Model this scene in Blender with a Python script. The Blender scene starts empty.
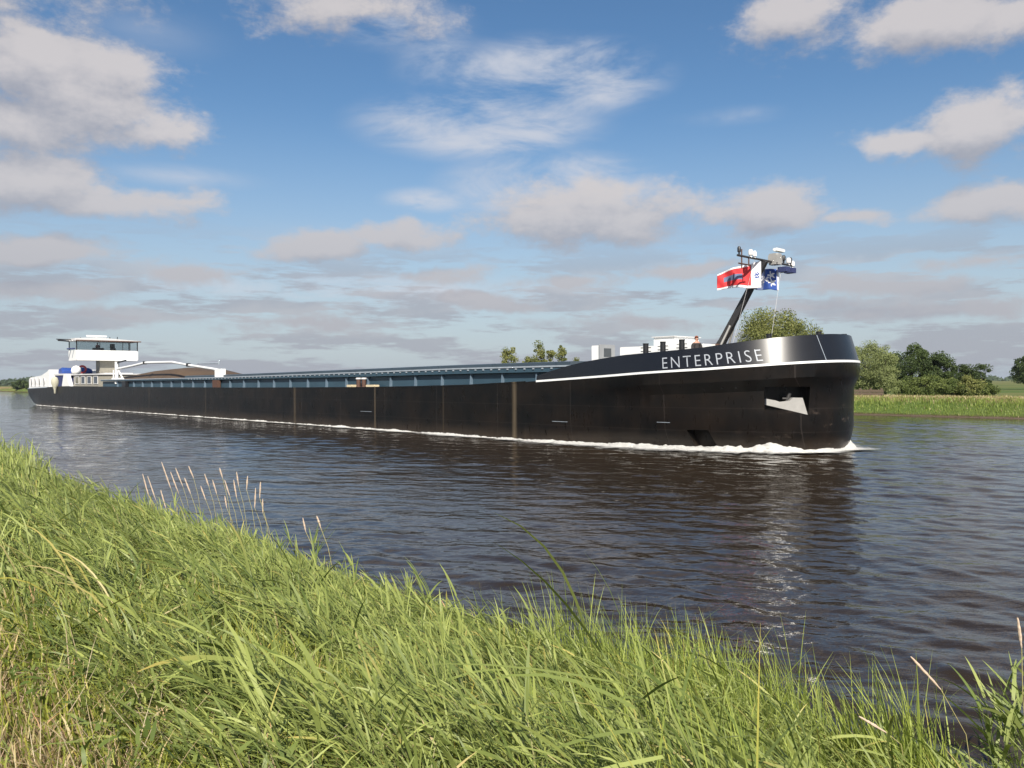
import bpy, bmesh, math, random
import numpy as np
from mathutils import Vector, Matrix
random.seed(7); rng = np.random.default_rng(11)
R = math.radians
sc = bpy.context.scene
COL = sc.collection

# ------------------------------------------------------------------ helpers
def link(o, parent=None):
    COL.objects.link(o)
    if parent: o.parent = parent
    return o
def tag(o, label=None, cat=None, group=None, kind=None):
    if label: o['label'] = label
    if cat: o['category'] = cat
    if group: o['group'] = group
    if kind: o['kind'] = kind
    return o
def empty(name, loc=(0, 0, 0), rz=0.0, label=None, cat=None, group=None):
    o = bpy.data.objects.new(name, None); o.empty_display_size = .3
    o.location = loc; o.rotation_euler = (0, 0, rz); link(o)
    return tag(o, label, cat, group)
def copy_tree(o, parent=None):
    c = o.copy(); COL.objects.link(c); c.parent = parent
    for ch in [x for x in bpy.data.objects if x.parent == o]:
        copy_tree(ch, c)
    return c

def node_mat(name):
    m = bpy.data.materials.new(name); m.use_nodes = True
    nt = m.node_tree; nt.nodes.clear()
    out = nt.nodes.new('ShaderNodeOutputMaterial')
    p = nt.nodes.new('ShaderNodeBsdfPrincipled')
    nt.links.new(p.outputs[0], out.inputs[0])
    return m, nt, p, out
def mat(name, col, rough=.5, metal=0.0, spec=.5, var=.12, vscale=3.0, bump=0.0, coat=0.0):
    m, nt, p, out = node_mat(name)
    p.inputs['Roughness'].default_value = rough
    p.inputs['Metallic'].default_value = metal
    p.inputs['Specular IOR Level'].default_value = spec
    p.inputs['Coat Weight'].default_value = coat
    tc = nt.nodes.new('ShaderNodeTexCoord')
    n = nt.nodes.new('ShaderNodeTexNoise'); n.inputs['Scale'].default_value = vscale; n.inputs['Detail'].default_value = 5
    nt.links.new(tc.outputs['Object'], n.inputs['Vector'])
    mx = nt.nodes.new('ShaderNodeMix'); mx.data_type = 'RGBA'
    c = Vector(col)
    mx.inputs[6].default_value = (*(c * (1 - var)), 1); mx.inputs[7].default_value = (*(c * (1 + var)), 1)
    nt.links.new(n.outputs[0], mx.inputs[0]); nt.links.new(mx.outputs[2], p.inputs['Base Color'])
    if bump:
        b = nt.nodes.new('ShaderNodeBump'); b.inputs['Strength'].default_value = bump; b.inputs['Distance'].default_value = .05
        nt.links.new(n.outputs[0], b.inputs['Height']); nt.links.new(b.outputs[0], p.inputs['Normal'])
    return m

def build(name, bm, m, parent=None, smooth=None, mats=None):
    me = bpy.data.meshes.new(name); bm.normal_update(); bm.to_mesh(me); bm.free()
    for x in (mats or [m]): me.materials.append(x)
    if smooth is not None:
        me.polygons.foreach_set('use_smooth', [True] * len(me.polygons))
        me.set_sharp_from_angle(angle=R(smooth))
    o = bpy.data.objects.new(name, me)
    return link(o, parent)
def box(bm, x0, x1, y0, y1, z0, z1, mi=0):
    v = [bm.verts.new(p) for p in ((x0,y0,z0),(x1,y0,z0),(x1,y1,z0),(x0,y1,z0),(x0,y0,z1),(x1,y0,z1),(x1,y1,z1),(x0,y1,z1))]
    for f in ((0,3,2,1),(4,5,6,7),(0,1,5,4),(1,2,6,5),(2,3,7,6),(3,0,4,7)):
        fc = bm.faces.new([v[i] for i in f]); fc.material_index = mi
    return v
def frame_of(d):
    d = d.normalized(); a = Vector((0,0,1)) if abs(d.z) < .9 else Vector((1,0,0))
    x = d.cross(a).normalized(); return x, d.cross(x).normalized()
def tube(bm, pts, rad, n=8, cap=True):
    pts = [Vector(p) for p in pts]
    rads = rad if isinstance(rad, (list, tuple)) else [rad] * len(pts)
    rings = []
    for i, p in enumerate(pts):
        d = (pts[min(i+1, len(pts)-1)] - pts[max(i-1, 0)])
        x, y = frame_of(d)
        rings.append([bm.verts.new(p + (x*math.cos(t)+y*math.sin(t))*rads[i]) for t in [2*math.pi*k/n for k in range(n)]])
    for a, b in zip(rings, rings[1:]):
        for k in range(n): bm.faces.new((a[k], a[(k+1)%n], b[(k+1)%n], b[k]))
    if cap:
        bm.faces.new(rings[0][::-1]); bm.faces.new(rings[-1])
def lathe(bm, prof, c=(0,0,0), n=16):
    c = Vector(c); rings = []
    for r, z in prof:
        rings.append([bm.verts.new(c + Vector((max(r,1e-3)*math.cos(2*math.pi*k/n), max(r,1e-3)*math.sin(2*math.pi*k/n), z))) for k in range(n)])
    for a, b in zip(rings, rings[1:]):
        for k in range(n): bm.faces.new((a[k], a[(k+1)%n], b[(k+1)%n], b[k]))
    bm.faces.new(rings[0][::-1]); bm.faces.new(rings[-1])
def prism(bm, poly, d, mi=0):
    """poly: list of 3D points, extruded by vector d"""
    d = Vector(d); a = [bm.verts.new(Vector(p)) for p in poly]; b = [bm.verts.new(Vector(p)+d) for p in poly]
    n = len(a); fs = [bm.faces.new(a[::-1]), bm.faces.new(b)]
    for k in range(n): fs.append(bm.faces.new((a[k], a[(k+1)%n], b[(k+1)%n], b[k])))
    for f in fs: f.material_index = mi
def interp(tab, s):
    if s <= tab[0][0]: return tab[0][1]
    for (a, x), (b, y) in zip(tab, tab[1:]):
        if s <= b: return x + (y-x)*(s-a)/(b-a)
    return tab[-1][1]
def sstep(x, a, b):
    t = min(1, max(0, (x-a)/(b-a))); return t*t*(3-2*t)

def np_mesh(name, verts, quads, tint=None, m=None, parent=None, smooth=False):
    me = bpy.data.meshes.new(name)
    nv, nf = len(verts), len(quads)
    me.vertices.add(nv); me.vertices.foreach_set('co', verts.astype(np.float32).ravel())
    me.loops.add(nf*4); me.loops.foreach_set('vertex_index', quads.astype(np.int32).ravel())
    me.polygons.add(nf); me.polygons.foreach_set('loop_start', np.arange(0, nf*4, 4, dtype=np.int32))
    me.polygons.foreach_set('use_smooth', np.full(nf, smooth))
    if tint is not None:
        at = me.color_attributes.new('tint', 'FLOAT_COLOR', 'POINT')
        at.data.foreach_set('color', np.c_[tint, np.ones(len(tint))].astype(np.float32).ravel())
    me.update(); me.validate()
    if m: me.materials.append(m)
    o = bpy.data.objects.new(name, me)
    return link(o, parent)

# ------------------------------------------------------------------ camera
H = 3.6
cam_d = bpy.data.cameras.new('camera'); cam = bpy.data.objects.new('camera', cam_d); link(cam)
cam_d.sensor_width = 36; cam_d.lens = 36*804/1024
cam_d.clip_end = 30000; cam_d.clip_start = .05
pitch = -math.atan(3.0/804); roll = R(0.28)
cam.matrix_world = Matrix.Translation((0, 0, H)) @ Matrix.Rotation(R(90)+pitch, 4, 'X') @ Matrix.Rotation(-roll, 4, 'Z')
sc.camera = cam

# ------------------------------------------------------------------ light
SUN_AZ, SUN_EL = 2.0, 40.0            # azimuth to the right of straight behind the camera
sd = bpy.data.lights.new('sun', 'SUN'); sd.energy = 5.0; sd.angle = R(.5); sd.color = (1, .94, .84)
so = bpy.data.objects.new('sun', sd); link(so)
sdir = Vector((math.sin(R(SUN_AZ))*math.cos(R(SUN_EL)), -math.cos(R(SUN_AZ))*math.cos(R(SUN_EL)), math.sin(R(SUN_EL))))
so.rotation_euler = (-sdir).to_track_quat('-Z', 'Y').to_euler(); so.location = sdir*50

# ------------------------------------------------------------------ world
def make_world():
    w = bpy.data.worlds.new("World"); sc.world = w; w.use_nodes = True
    nt = w.node_tree; nt.nodes.clear(); L = nt.links.new
    N = nt.nodes.new
    def math_(nt, op, a, b=None, c=None, clamp=False):
        n = nt.nodes.new('ShaderNodeMath'); n.operation = op; n.use_clamp = clamp
        for i, v in enumerate((a, b, c)):
            if v is None: continue
            if isinstance(v, (int, float)): n.inputs[i].default_value = v
            else: nt.links.new(v, n.inputs[i])
        return n.outputs[0]
    def mapr(nt, v, a, b, c=0, d=1, smooth=True):
        n = nt.nodes.new('ShaderNodeMapRange'); n.interpolation_type = 'SMOOTHSTEP' if smooth else 'LINEAR'
        nt.links.new(v, n.inputs[0])
        for i, x in enumerate((a, b, c, d)): n.inputs[i+1].default_value = x
        return n.outputs[0]
    # (x, y, half width, half height, weight) of cumulus masses, degrees-like units of the 804 px focal sphere
    clouds = [(35,62,75,50,1),(95,92,75,45,1),(155,128,48,24,.9),(15,110,70,35,.8),(40,176,80,32,1),(125,200,85,20,1),(190,204,45,12,.7),
      (45,245,75,19,1),(175,268,85,14,.8),(35,287,60,15,.8),(320,244,70,20,.95),(400,236,62,18,.8),(590,215,120,36,1.1),(650,210,60,24,.9),
      (766,210,60,34,1),(852,220,25,9,.55),(930,22,120,28,.85),(790,18,70,22,.7),(1040,15,80,25,.8),(985,128,72,34,1),(905,143,60,15,.7),
      (1000,206,65,18,.8),(990,256,60,9,.65),(345,5,110,28,.55),(430,275,70,9,.5),(300,323,80,8,.7),(455,298,80,9,.75),(560,280,60,10,.75),
      (690,268,75,9,.8),(520,305,80,8,.6),(880,288,75,13,.75),(820,310,60,8,.6),(930,315,100,12,.7),(640,325,100,9,.6),(120,312,90,8,.6),
      (-120,90,110,60,1),(-160,230,110,30,1),(1180,90,100,40,.9),(1190,240,90,25,.9),(300,-70,120,40,.8),(700,-110,160,50,.8),(-60,-90,150,70,.9),(1100,-120,150,60,.9)]
    cirr = [(550,80,140,46,1),(480,125,150,40,.9),(550,185,130,40,.9),(440,60,60,50,.4),(380,20,110,30,.5),(730,118,70,12,.3),(430,200,60,16,.6),(350,290,300,22,.6),(185,175,90,14,.35),(150,30,90,30,.2)]
    def sph(x, y):
        az = math.atan((x-512)/804); el = math.atan((381-y)/804*math.cos(az)); return az, el
    g = bpy.data.node_groups.new('cloud_field', 'ShaderNodeTree')
    g.interface.new_socket('P', in_out='INPUT', socket_type='NodeSocketVector')
    for nm in ('Cumulus', 'Cirrus', 'Raw'): g.interface.new_socket(nm, in_out='OUTPUT', socket_type='NodeSocketFloat')
    gi = g.nodes.new('NodeGroupInput'); go = g.nodes.new('NodeGroupOutput')
    def noise(nt, vec, scale, detail, rough=.55, sx=1, sy=1, ofs=0, dist=0):
        mp = nt.nodes.new('ShaderNodeMapping'); mp.inputs['Scale'].default_value = (sx, sy, 1); mp.inputs['Location'].default_value = (ofs, ofs*.7, ofs)
        nt.links.new(vec, mp.inputs[0])
        n = nt.nodes.new('ShaderNodeTexNoise'); n.inputs['Scale'].default_value = scale; n.inputs['Detail'].default_value = detail
        n.inputs['Roughness'].default_value = rough; n.inputs['Distortion'].default_value = dist
        nt.links.new(mp.outputs[0], n.inputs['Vector']); return n
    def field(lst, vec):
        cur = None
        for (x, y, a, b, wt) in lst:
            az, el = sph(x, y); ia, ib = 804/a, 804/b
            v1 = g.nodes.new('ShaderNodeVectorMath'); v1.operation = 'SUBTRACT'; g.links.new(vec, v1.inputs[0]); v1.inputs[1].default_value = (az, el, 0)
            v2 = g.nodes.new('ShaderNodeVectorMath'); v2.operation = 'MULTIPLY'; g.links.new(v1.outputs[0], v2.inputs[0]); v2.inputs[1].default_value = (ia, ib, 0)
            v3 = g.nodes.new('ShaderNodeVectorMath'); v3.operation = 'LENGTH'; g.links.new(v2.outputs[0], v3.inputs[0])
            e = math_(g, 'MULTIPLY_ADD', v3.outputs['Value'], -wt, wt)
            cur = e if cur is None else math_(g, 'SMOOTH_MAX', cur, e, .12)
        return cur
    P = gi.outputs[0]
    # domain warp
    wn = noise(g, P, 9, 4, .6, 1, 1.6)
    wv = g.nodes.new('ShaderNodeVectorMath'); wv.operation = 'MULTIPLY_ADD'; g.links.new(wn.outputs['Color'], wv.inputs[0])
    wv.inputs[1].default_value = (.09, .045, 0); g.links.new(P, wv.inputs[2])
    wo = g.nodes.new('ShaderNodeVectorMath'); wo.operation = 'SUBTRACT'; g.links.new(wv.outputs[0], wo.inputs[0]); wo.inputs[1].default_value = (.045, .022, 0)
    F = field(clouds, wo.outputs[0])
    n1 = noise(g, P, 11, 10, .66, 1, 1.7, 3.1)
    F = math_(g, 'MULTIPLY_ADD', n1.outputs[0], 2.0, math_(g, 'SUBTRACT', F, .89))
    g.links.new(F, go.inputs[2]); cum = mapr(g, F, -.02, .62)
    # small flat layered clouds low over the horizon
    sep = g.nodes.new('ShaderNodeSeparateXYZ'); g.links.new(P, sep.inputs[0])
    el = sep.outputs[1]
    n2 = noise(g, P, 7.5, 9, .62, 1, 6.5, 7.7)
    band = math_(g, 'MULTIPLY', mapr(g, el, .20, .10), mapr(g, n2.outputs[0], .45, .56))
    lowc = math_(g, 'MULTIPLY', band, .85)
    cum = math_(g, 'MAXIMUM', cum, lowc)
    # loose clouds all round the rest of the sky
    azr = math_(g, 'ABSOLUTE', sep.outputs[0])
    n4 = noise(g, P, 3.2, 7, .6, 1, 2.2, 21)
    rest = math_(g, 'MULTIPLY', mapr(g, azr, .8, 1.2), mapr(g, n4.outputs[0], .5, .66))
    cum = math_(g, 'MAXIMUM', cum, rest)
    g.links.new(cum, go.inputs[0])
    Fc = field(cirr, P)
    n3 = noise(g, P, 6, 8, .62, 1, 3.4, 13, .5)
    ci = math_(g, 'MULTIPLY', mapr(g, Fc, 0, .5), mapr(g, n3.outputs[0], .33, .68))
    g.links.new(ci, go.inputs[1])
    # main tree
    tc = N('ShaderNodeTexCoord'); sp = N('ShaderNodeSeparateXYZ'); L(tc.outputs['Generated'], sp.inputs[0])
    az = math_(nt, 'ARCTAN2', sp.outputs[0], sp.outputs[1]); elv = math_(nt, 'ARCSINE', sp.outputs[2])
    cb = N('ShaderNodeCombineXYZ'); L(az, cb.inputs[0]); L(elv, cb.inputs[1])
    G1 = N('ShaderNodeGroup'); G1.node_tree = g; L(cb.outputs[0], G1.inputs[0])
    up = N('ShaderNodeVectorMath'); up.operation = 'ADD'; L(cb.outputs[0], up.inputs[0]); up.inputs[1].default_value = (.008, .028, 0)
    G2 = N('ShaderNodeGroup'); G2.node_tree = g; L(up.outputs[0], G2.inputs[0])
    sky = N('ShaderNodeTexSky'); sky.sky_type = 'NISHITA'; sky.sun_disc = False
    sky.sun_elevation = R(SUN_EL); sky.sun_rotation = math.pi - R(SUN_AZ)
    sky.altitude = 0; sky.air_density = 1.0; sky.dust_density = 1.2; sky.ozone_density = 1.1
    # haze near the horizon: the sky itself pales and greys
    hz = mapr(nt, elv, 0.0, .34, .75, 0)
    hs = N('ShaderNodeHueSaturation'); hs.inputs['Saturation'].default_value = 1.24; hs.inputs['Value'].default_value = 1.12; L(sky.outputs[0], hs.inputs['Color'])
    mxh = N('ShaderNodeMix'); mxh.data_type = 'RGBA'; L(hz, mxh.inputs[0]); L(hs.outputs[0], mxh.inputs[6]); mxh.inputs[7].default_value = (4.35, 5.1, 6.1, 1)
    # cirrus
    mxc = N('ShaderNodeMix'); mxc.data_type = 'RGBA'
    L(math_(nt, 'MULTIPLY', G1.outputs[1], .82), mxc.inputs[0]); L(mxh.outputs[2], mxc.inputs[6]); mxc.inputs[7].default_value = (6.0, 6.2, 6.8, 1)
    # cumulus shade : darker where more cloud stands above
    sh = math_(nt, 'SUBTRACT', G1.outputs[2], G2.outputs[2])
    sh = mapr(nt, sh, -.75, .65)
    cc = N('ShaderNodeMix'); cc.data_type = 'RGBA'; L(sh, cc.inputs[0])
    cc.inputs[6].default_value = (3.6, 3.6, 4.0, 1); cc.inputs[7].default_value = (6.6, 6.1, 5.9, 1)
    # low clouds are greyer
    lg = mapr(nt, elv, .02, .30, .80, 0)
    cl = N('ShaderNodeMix'); cl.data_type = 'RGBA'; L(lg, cl.inputs[0]); L(cc.outputs[2], cl.inputs[6]); cl.inputs[7].default_value = (3.45, 3.55, 4.15, 1)
    mx = N('ShaderNodeMix'); mx.data_type = 'RGBA'
    L(math_(nt, 'MULTIPLY', G1.outputs[0], .84), mx.inputs[0]); L(mxc.outputs[2], mx.inputs[6]); L(cl.outputs[2], mx.inputs[7])
    bg = N('ShaderNodeBackground'); bg.inputs['Strength'].default_value = .077
    L(mx.outputs[2], bg.inputs[0]); out = N('ShaderNodeOutputWorld'); L(bg.outputs[0], out.inputs[0])
    w.cycles.sampling_method = 'MANUAL'; w.cycles.sample_map_resolution = 512
make_world()

# ------------------------------------------------------------------ canal frame
A = R(46.5)
HX, HY = math.cos(A), -math.sin(A)       # along the canal, towards camera right
PX, PY = math.sin(A), math.cos(A)        # across, away from the camera
def uv(u, v): return (u*HX + v*PX, u*HY + v*PY)
def to_uv(x, y): return (x*HX + y*HY, x*PX + y*PY)

# ------------------------------------------------------------------ materials
M = {}
def leaf_mat(name, trans=.35, rough=.5, spec=.35, gain=1.0):
    m, nt, p, out = node_mat(name)
    at = nt.nodes.new('ShaderNodeAttribute'); at.attribute_name = 'tint'
    p.inputs['Roughness'].default_value = rough; p.inputs['Specular IOR Level'].default_value = spec
    nt.links.new(at.outputs['Color'], p.inputs['Base Color'])
    t = nt.nodes.new('ShaderNodeBsdfTranslucent')
    mm = nt.nodes.new('ShaderNodeMix'); mm.data_type = 'RGBA'; mm.blend_type = 'MULTIPLY'; mm.inputs[0].default_value = 1
    mm.inputs[7].default_value = (1.15, 1.25, .55, 1); nt.links.new(at.outputs['Color'], mm.inputs[6]); nt.links.new(mm.outputs[2], t.inputs[0])
    mix = nt.nodes.new('ShaderNodeMixShader'); mix.inputs[0].default_value = trans
    nt.links.new(p.outputs[0], mix.inputs[1]); nt.links.new(t.outputs[0], mix.inputs[2]); nt.links.new(mix.outputs[0], out.inputs[0])
    return m
M['blade'] = leaf_mat('reed_leaf', .24); M['leaf'] = leaf_mat('tree_leaf', .22, .6, .25)
M['white'] = mat('white_paint', (.80, .80, .78), .35, var=.03)
M['offwhite'] = mat('off_white_paint', (.62, .61, .60), .5, var=.06)
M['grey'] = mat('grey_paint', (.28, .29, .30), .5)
M['dark'] = mat('black_steel', (.016, .016, .018), .4)
M['mast'] = mat('mast_steel', (.035, .033, .032), .45, vscale=6, var=.4)
M['blue'] = mat('blue_grey_paint', (.034, .068, .095), .45, vscale=.6, var=.22)
M['bluel'] = mat('pale_blue_paint', (.12, .17, .22), .5, vscale=2, var=.2)
M['cover'] = mat('hatch_paint', (.045, .065, .085), .42, vscale=.5, var=.25)
M['rail'] = mat('worn_rail_paint', (.30, .34, .38), .45, vscale=3, var=.35)
M['stripe'] = mat('white_stripe', (.85, .85, .83), .4, var=.02)
M['glass'] = mat('dark_glass', (.03, .04, .05), .06, spec=.8)
M['brown'] = mat('brown_tarpaulin', (.085, .055, .032), .7, vscale=.5, var=.4)
M['galv'] = mat('galvanised_anchor', (.33, .32, .30), .5, vscale=2.5, var=.25)
M['cream'] = mat('cream_paint', (.62, .52, .34), .5); M['sand'] = mat('sand_grey_paint', (.30, .28, .23), .5)
M['rust'] = mat('rust_brown', (.09, .045, .03), .7, vscale=8, var=.4)
M['buoy'] = mat('buoy_red', (.38, .04, .05), .5); M['red'] = mat('red_cloth', (.60, .035, .04), .7, var=.08)
M['fwhite'] = mat('white_cloth', (.78, .77, .78), .7, var=.04)
M['fblue'] = mat('blue_cloth', (.025, .07, .30), .7, var=.1)
M['fslate'] = mat('slate_emblem_and_fold_shade', (.13, .16, .27), .7, var=.1)  # grey-blue of the emblem, also the painted fold shadow on the blue flag
M['navy'] = mat('navy_cloth', (.03, .04, .12), .8)
M['tarp'] = mat('blue_tarpaulin', (.02, .06, .26), .5, vscale=4, var=.25)
M['skin'] = mat('skin', (.50, .26, .18), .55, var=.05)
M['hair'] = mat('red_hair', (.24, .06, .02), .7)
M['hairb'] = mat('brown_hair', (.05, .03, .02), .7)
M['cloth'] = mat('dark_jacket', (.03, .025, .025), .8)
M['clothr'] = mat('maroon_shirt', (.20, .04, .035), .8)
M['wood'] = mat('weathered_wood', (.13, .095, .065), .8, vscale=6, var=.35, bump=.3)
M['bark'] = mat('bark', (.07, .055, .04), .9, vscale=8, var=.4, bump=.4)
M['straw'] = mat('dry_straw', (.55, .42, .31), .8, vscale=30, var=.25)
M['stem'] = mat('dry_stem', (.34, .30, .12), .7, vscale=30, var=.25)
M['petal'] = mat('white_petal', (.8, .8, .76), .6, var=.03)

def hull_material():
    m, nt, p, out = node_mat('black_hull_paint'); L = nt.links.new
    tc = nt.nodes.new('ShaderNodeTexCoord'); sx = nt.nodes.new('ShaderNodeSeparateXYZ'); L(tc.outputs['Object'], sx.inputs[0])
    def mth(op, a, b=None, cl=False):
        n = nt.nodes.new('ShaderNodeMath'); n.operation = op; n.use_clamp = cl
        for i, v in enumerate((a, b)):
            if v is None: continue
            if isinstance(v, (int, float)): n.inputs[i].default_value = v
            else: L(v, n.inputs[i])
        return n.outputs[0]
    def nz(sc_, det, scl, rough=.6):
        mp = nt.nodes.new('ShaderNodeMapping'); mp.inputs['Scale'].default_value = scl; L(tc.outputs['Object'], mp.inputs[0])
        n = nt.nodes.new('ShaderNodeTexNoise'); n.inputs['Scale'].default_value = sc_; n.inputs['Detail'].default_value = det; n.inputs['Roughness'].default_value = rough
        L(mp.outputs[0], n.inputs['Vector']); return n.outputs[0]
    def mix(f, a, b):
        n = nt.nodes.new('ShaderNodeMix'); n.data_type = 'RGBA'
        if isinstance(f, (int, float)): n.inputs[0].default_value = f
        else: L(f, n.inputs[0])
        for i, v in ((6, a), (7, b)):
            if isinstance(v, tuple): n.inputs[i].default_value = (*v, 1)
            else: L(v, n.inputs[i])
        return n.outputs[2]
    n1 = nz(.5, 6, (1, 1, 1)); n2 = nz(1.0, 7, (2.2, 2.2, .35)); n3 = nz(3.5, 5, (1, 1, .25))
    mr = nt.nodes.new('ShaderNodeMapRange'); L(n1, mr.inputs[0]); mr.inputs[1].default_value = .4; mr.inputs[2].default_value = .68
    c = mix(mr.outputs[0], (.005, .005, .0052), (.013, .0095, .0075))
    mr2 = nt.nodes.new('ShaderNodeMapRange'); L(n2, mr2.inputs[0]); mr2.inputs[1].default_value = .55; mr2.inputs[2].default_value = .8
    c = mix(mth('MULTIPLY', mr2.outputs[0], .3), c, (.032, .025, .020))
    # scraped brown band over the waterline
    mrb = nt.nodes.new('ShaderNodeMapRange'); L(sx.outputs[2], mrb.inputs[0]); mrb.inputs[1].default_value = .9; mrb.inputs[2].default_value = .1
    c = mix(mth('MULTIPLY', mth('MULTIPLY', mrb.outputs[0], n3), .5), c, (.10, .072, .05))
    for s0, w_, k in ((117.5, .26, .42), (102.5, .14, .38), (90.4, .28, .25), (72.0, .1, .25), (56, .12, .25), (110.6, .08, .15)):
        d = mth('ABSOLUTE', mth('SUBTRACT', mth('ADD', sx.outputs[0], mth('MULTIPLY', n2, .12)), s0))
        e = mth('MULTIPLY', mth('SUBTRACT', 1.0, mth('DIVIDE', d, w_), True), k)
        e = mth('MULTIPLY', e, mth('ADD', n3, .45, True))
        c = mix(e, c, (.22, .17, .11))
    # plate seams
    fr = mth('FRACT', mth('DIVIDE', sx.outputs[0], 6.1)); e = mth('MULTIPLY', mth('LESS_THAN', fr, .006), .35); c = mix(e, c, (.06, .05, .045))
    for zz in (1.05, 2.2):
        e = mth('MULTIPLY', mth('LESS_THAN', mth('ABSOLUTE', mth('SUBTRACT', sx.outputs[2], zz)), .012), .25); c = mix(e, c, (.06, .05, .045))
    # scrapes and salt-like scuffs towards the stem
    n5 = nz(1.6, 8, (.5, .5, 1.4), .72); mr5 = nt.nodes.new('ShaderNodeMapRange'); L(n5, mr5.inputs[0]); mr5.inputs[1].default_value = .60; mr5.inputs[2].default_value = .74
    mr6 = nt.nodes.new('ShaderNodeMapRange'); L(sx.outputs[0], mr6.inputs[0]); mr6.inputs[1].default_value = 131.0; mr6.inputs[2].default_value = 134.8
    mr7 = nt.nodes.new('ShaderNodeMapRange'); L(sx.outputs[2], mr7.inputs[0]); mr7.inputs[1].default_value = 2.6; mr7.inputs[2].default_value = 1.2
    c = mix(mth('MULTIPLY', mth('MULTIPLY', mr5.outputs[0], mr6.outputs[0]), mth('MULTIPLY', mr7.outputs[0], .7)), c, (.20, .15, .12))
    L(c, p.inputs['Base Color'])
    p.inputs['Specular IOR Level'].default_value = .20
    L(mth('ADD', mth('MULTIPLY', n3, .25), .18), p.inputs['Roughness'])
    b = nt.nodes.new('ShaderNodeBump'); b.inputs['Strength'].default_value = .35; b.inputs['Distance'].default_value = .05
    n4 = nz(.55, 3, (1.2, 1.2, .8)); L(mth('ADD', n4, mth('MULTIPLY', n3, .1)), b.inputs['Height']); L(b.outputs[0], p.inputs['Normal'])
    return m
M['hull'] = hull_material()
M['bulw'] = mat('navy_black_gloss', (.009, .0095, .0115), .25, spec=.50, vscale=1.5, var=.2, bump=.012)

def water_material():
    m, nt, p, out = node_mat('canal_water'); L = nt.links.new
    p.inputs['Base Color'].default_value = (.026, .018, .011, 1)
    p.inputs['Roughness'].default_value = .03; p.inputs['IOR'].default_value = 1.33
    tc = nt.nodes.new('ShaderNodeTexCoord')
    def nz(scale, det, rot, scl, rough=.5):
        mp = nt.nodes.new('ShaderNodeMapping'); mp.inputs['Rotation'].default_value = (0, 0, rot); mp.inputs['Scale'].default_value = scl
        L(tc.outputs['Object'], mp.inputs[0])
        n = nt.nodes.new('ShaderNodeTexNoise'); n.inputs['Scale'].default_value = scale; n.inputs['Detail'].default_value = det; n.inputs['Roughness'].default_value = rough
        L(mp.outputs[0], n.inputs['Vector']); return n.outputs[0]
    a = nz(.55, 3, R(-8), (.45, 1, 1)); b = nz(1.9, 4, R(12), (.55, 1, 1)); c = nz(6.5, 3, R(-20), (.7, 1, 1))
    def mad(x, k, y):
        n = nt.nodes.new('ShaderNodeMath'); n.operation = 'MULTIPLY_ADD'; L(x, n.inputs[0]); n.inputs[1].default_value = k
        if isinstance(y, float): n.inputs[2].default_value = y
        else: L(y, n.inputs[2])
        return n.outputs[0]
    # calmer and rougher patches (gusts)
    g = nz(.07, 3, 0, (1, 1, 1)); mg = nt.nodes.new('ShaderNodeMapRange'); L(g, mg.inputs[0]); mg.inputs[1].default_value = .35; mg.inputs[2].default_value = .65; mg.inputs[3].default_value = .55; mg.inputs[4].default_value = 1.15
    h = mad(a, .08, mad(b, .045, mad(c, .010, 0.0)))
    mu = nt.nodes.new('ShaderNodeMath'); mu.operation = 'MULTIPLY'; L(h, mu.inputs[0]); L(mg.outputs[0], mu.inputs[1])
    bp = nt.nodes.new('ShaderNodeBump'); bp.inputs['Strength'].default_value = 1.0; bp.inputs['Distance'].default_value = 1.0
    L(mu.outputs[0], bp.inputs['Height']); L(bp.outputs[0], p.inputs['Normal'])
    return m
M['water'] = water_material()

def ground_material():
    m, nt, p, out = node_mat('meadow_ground'); L = nt.links.new
    geo = nt.nodes.new('ShaderNodeNewGeometry')
    def nz(scale, det, scl=(1, 1, 1)):
        mp = nt.nodes.new('ShaderNodeMapping'); mp.inputs['Scale'].default_value = scl; mp.inputs['Rotation'].default_value = (0, 0, A); L(geo.outputs['Position'], mp.inputs[0])
        n = nt.nodes.new('ShaderNodeTexNoise'); n.inputs['Scale'].default_value = scale; n.inputs['Detail'].default_value = det; L(mp.outputs[0], n.inputs['Vector']); return n.outputs[0]
    at = nt.nodes.new('ShaderNodeAttribute'); at.attribute_name = 'tint'
    n1 = nz(.012, 4, (.4, 1.6, 1)); n2 = nz(7, 6)
    mr = nt.nodes.new('ShaderNodeMapRange'); L(n1, mr.inputs[0]); mr.inputs[1].default_value = .42; mr.inputs[2].default_value = .6
    mx = nt.nodes.new('ShaderNodeMix'); mx.data_type = 'RGBA'; L(mr.outputs[0], mx.inputs[0]); mx.inputs[6].default_value = (.105, .155, .035, 1); mx.inputs[7].default_value = (.26, .22, .085, 1)
    m2 = nt.nodes.new('ShaderNodeMix'); m2.data_type = 'RGBA'; sepa = nt.nodes.new('ShaderNodeSeparateColor'); L(at.outputs['Color'], sepa.inputs[0])
    L(sepa.outputs[0], m2.inputs[0]); L(mx.outputs[2], m2.inputs[6]); m2.inputs[7].default_value = (.085, .06, .035, 1)
    m3 = nt.nodes.new('ShaderNodeMix'); m3.data_type = 'RGBA'; m3.blend_type = 'MULTIPLY'; m3.inputs[0].default_value = .5; L(m2.outputs[2], m3.inputs[6]); L(n2, m3.inputs[7])
    # dry path
    m4 = nt.nodes.new('ShaderNodeMix'); m4.data_type = 'RGBA'; L(sepa.outputs[1], m4.inputs[0]); L(m3.outputs[2], m4.inputs[6]); m4.inputs[7].default_value = (.30, .20, .11, 1)
    L(m4.outputs[2], p.inputs['Base Color']); p.inputs['Roughness'].default_value = .9; p.inputs['Specular IOR Level'].default_value = .15
    return m
M['ground'] = ground_material()

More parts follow.
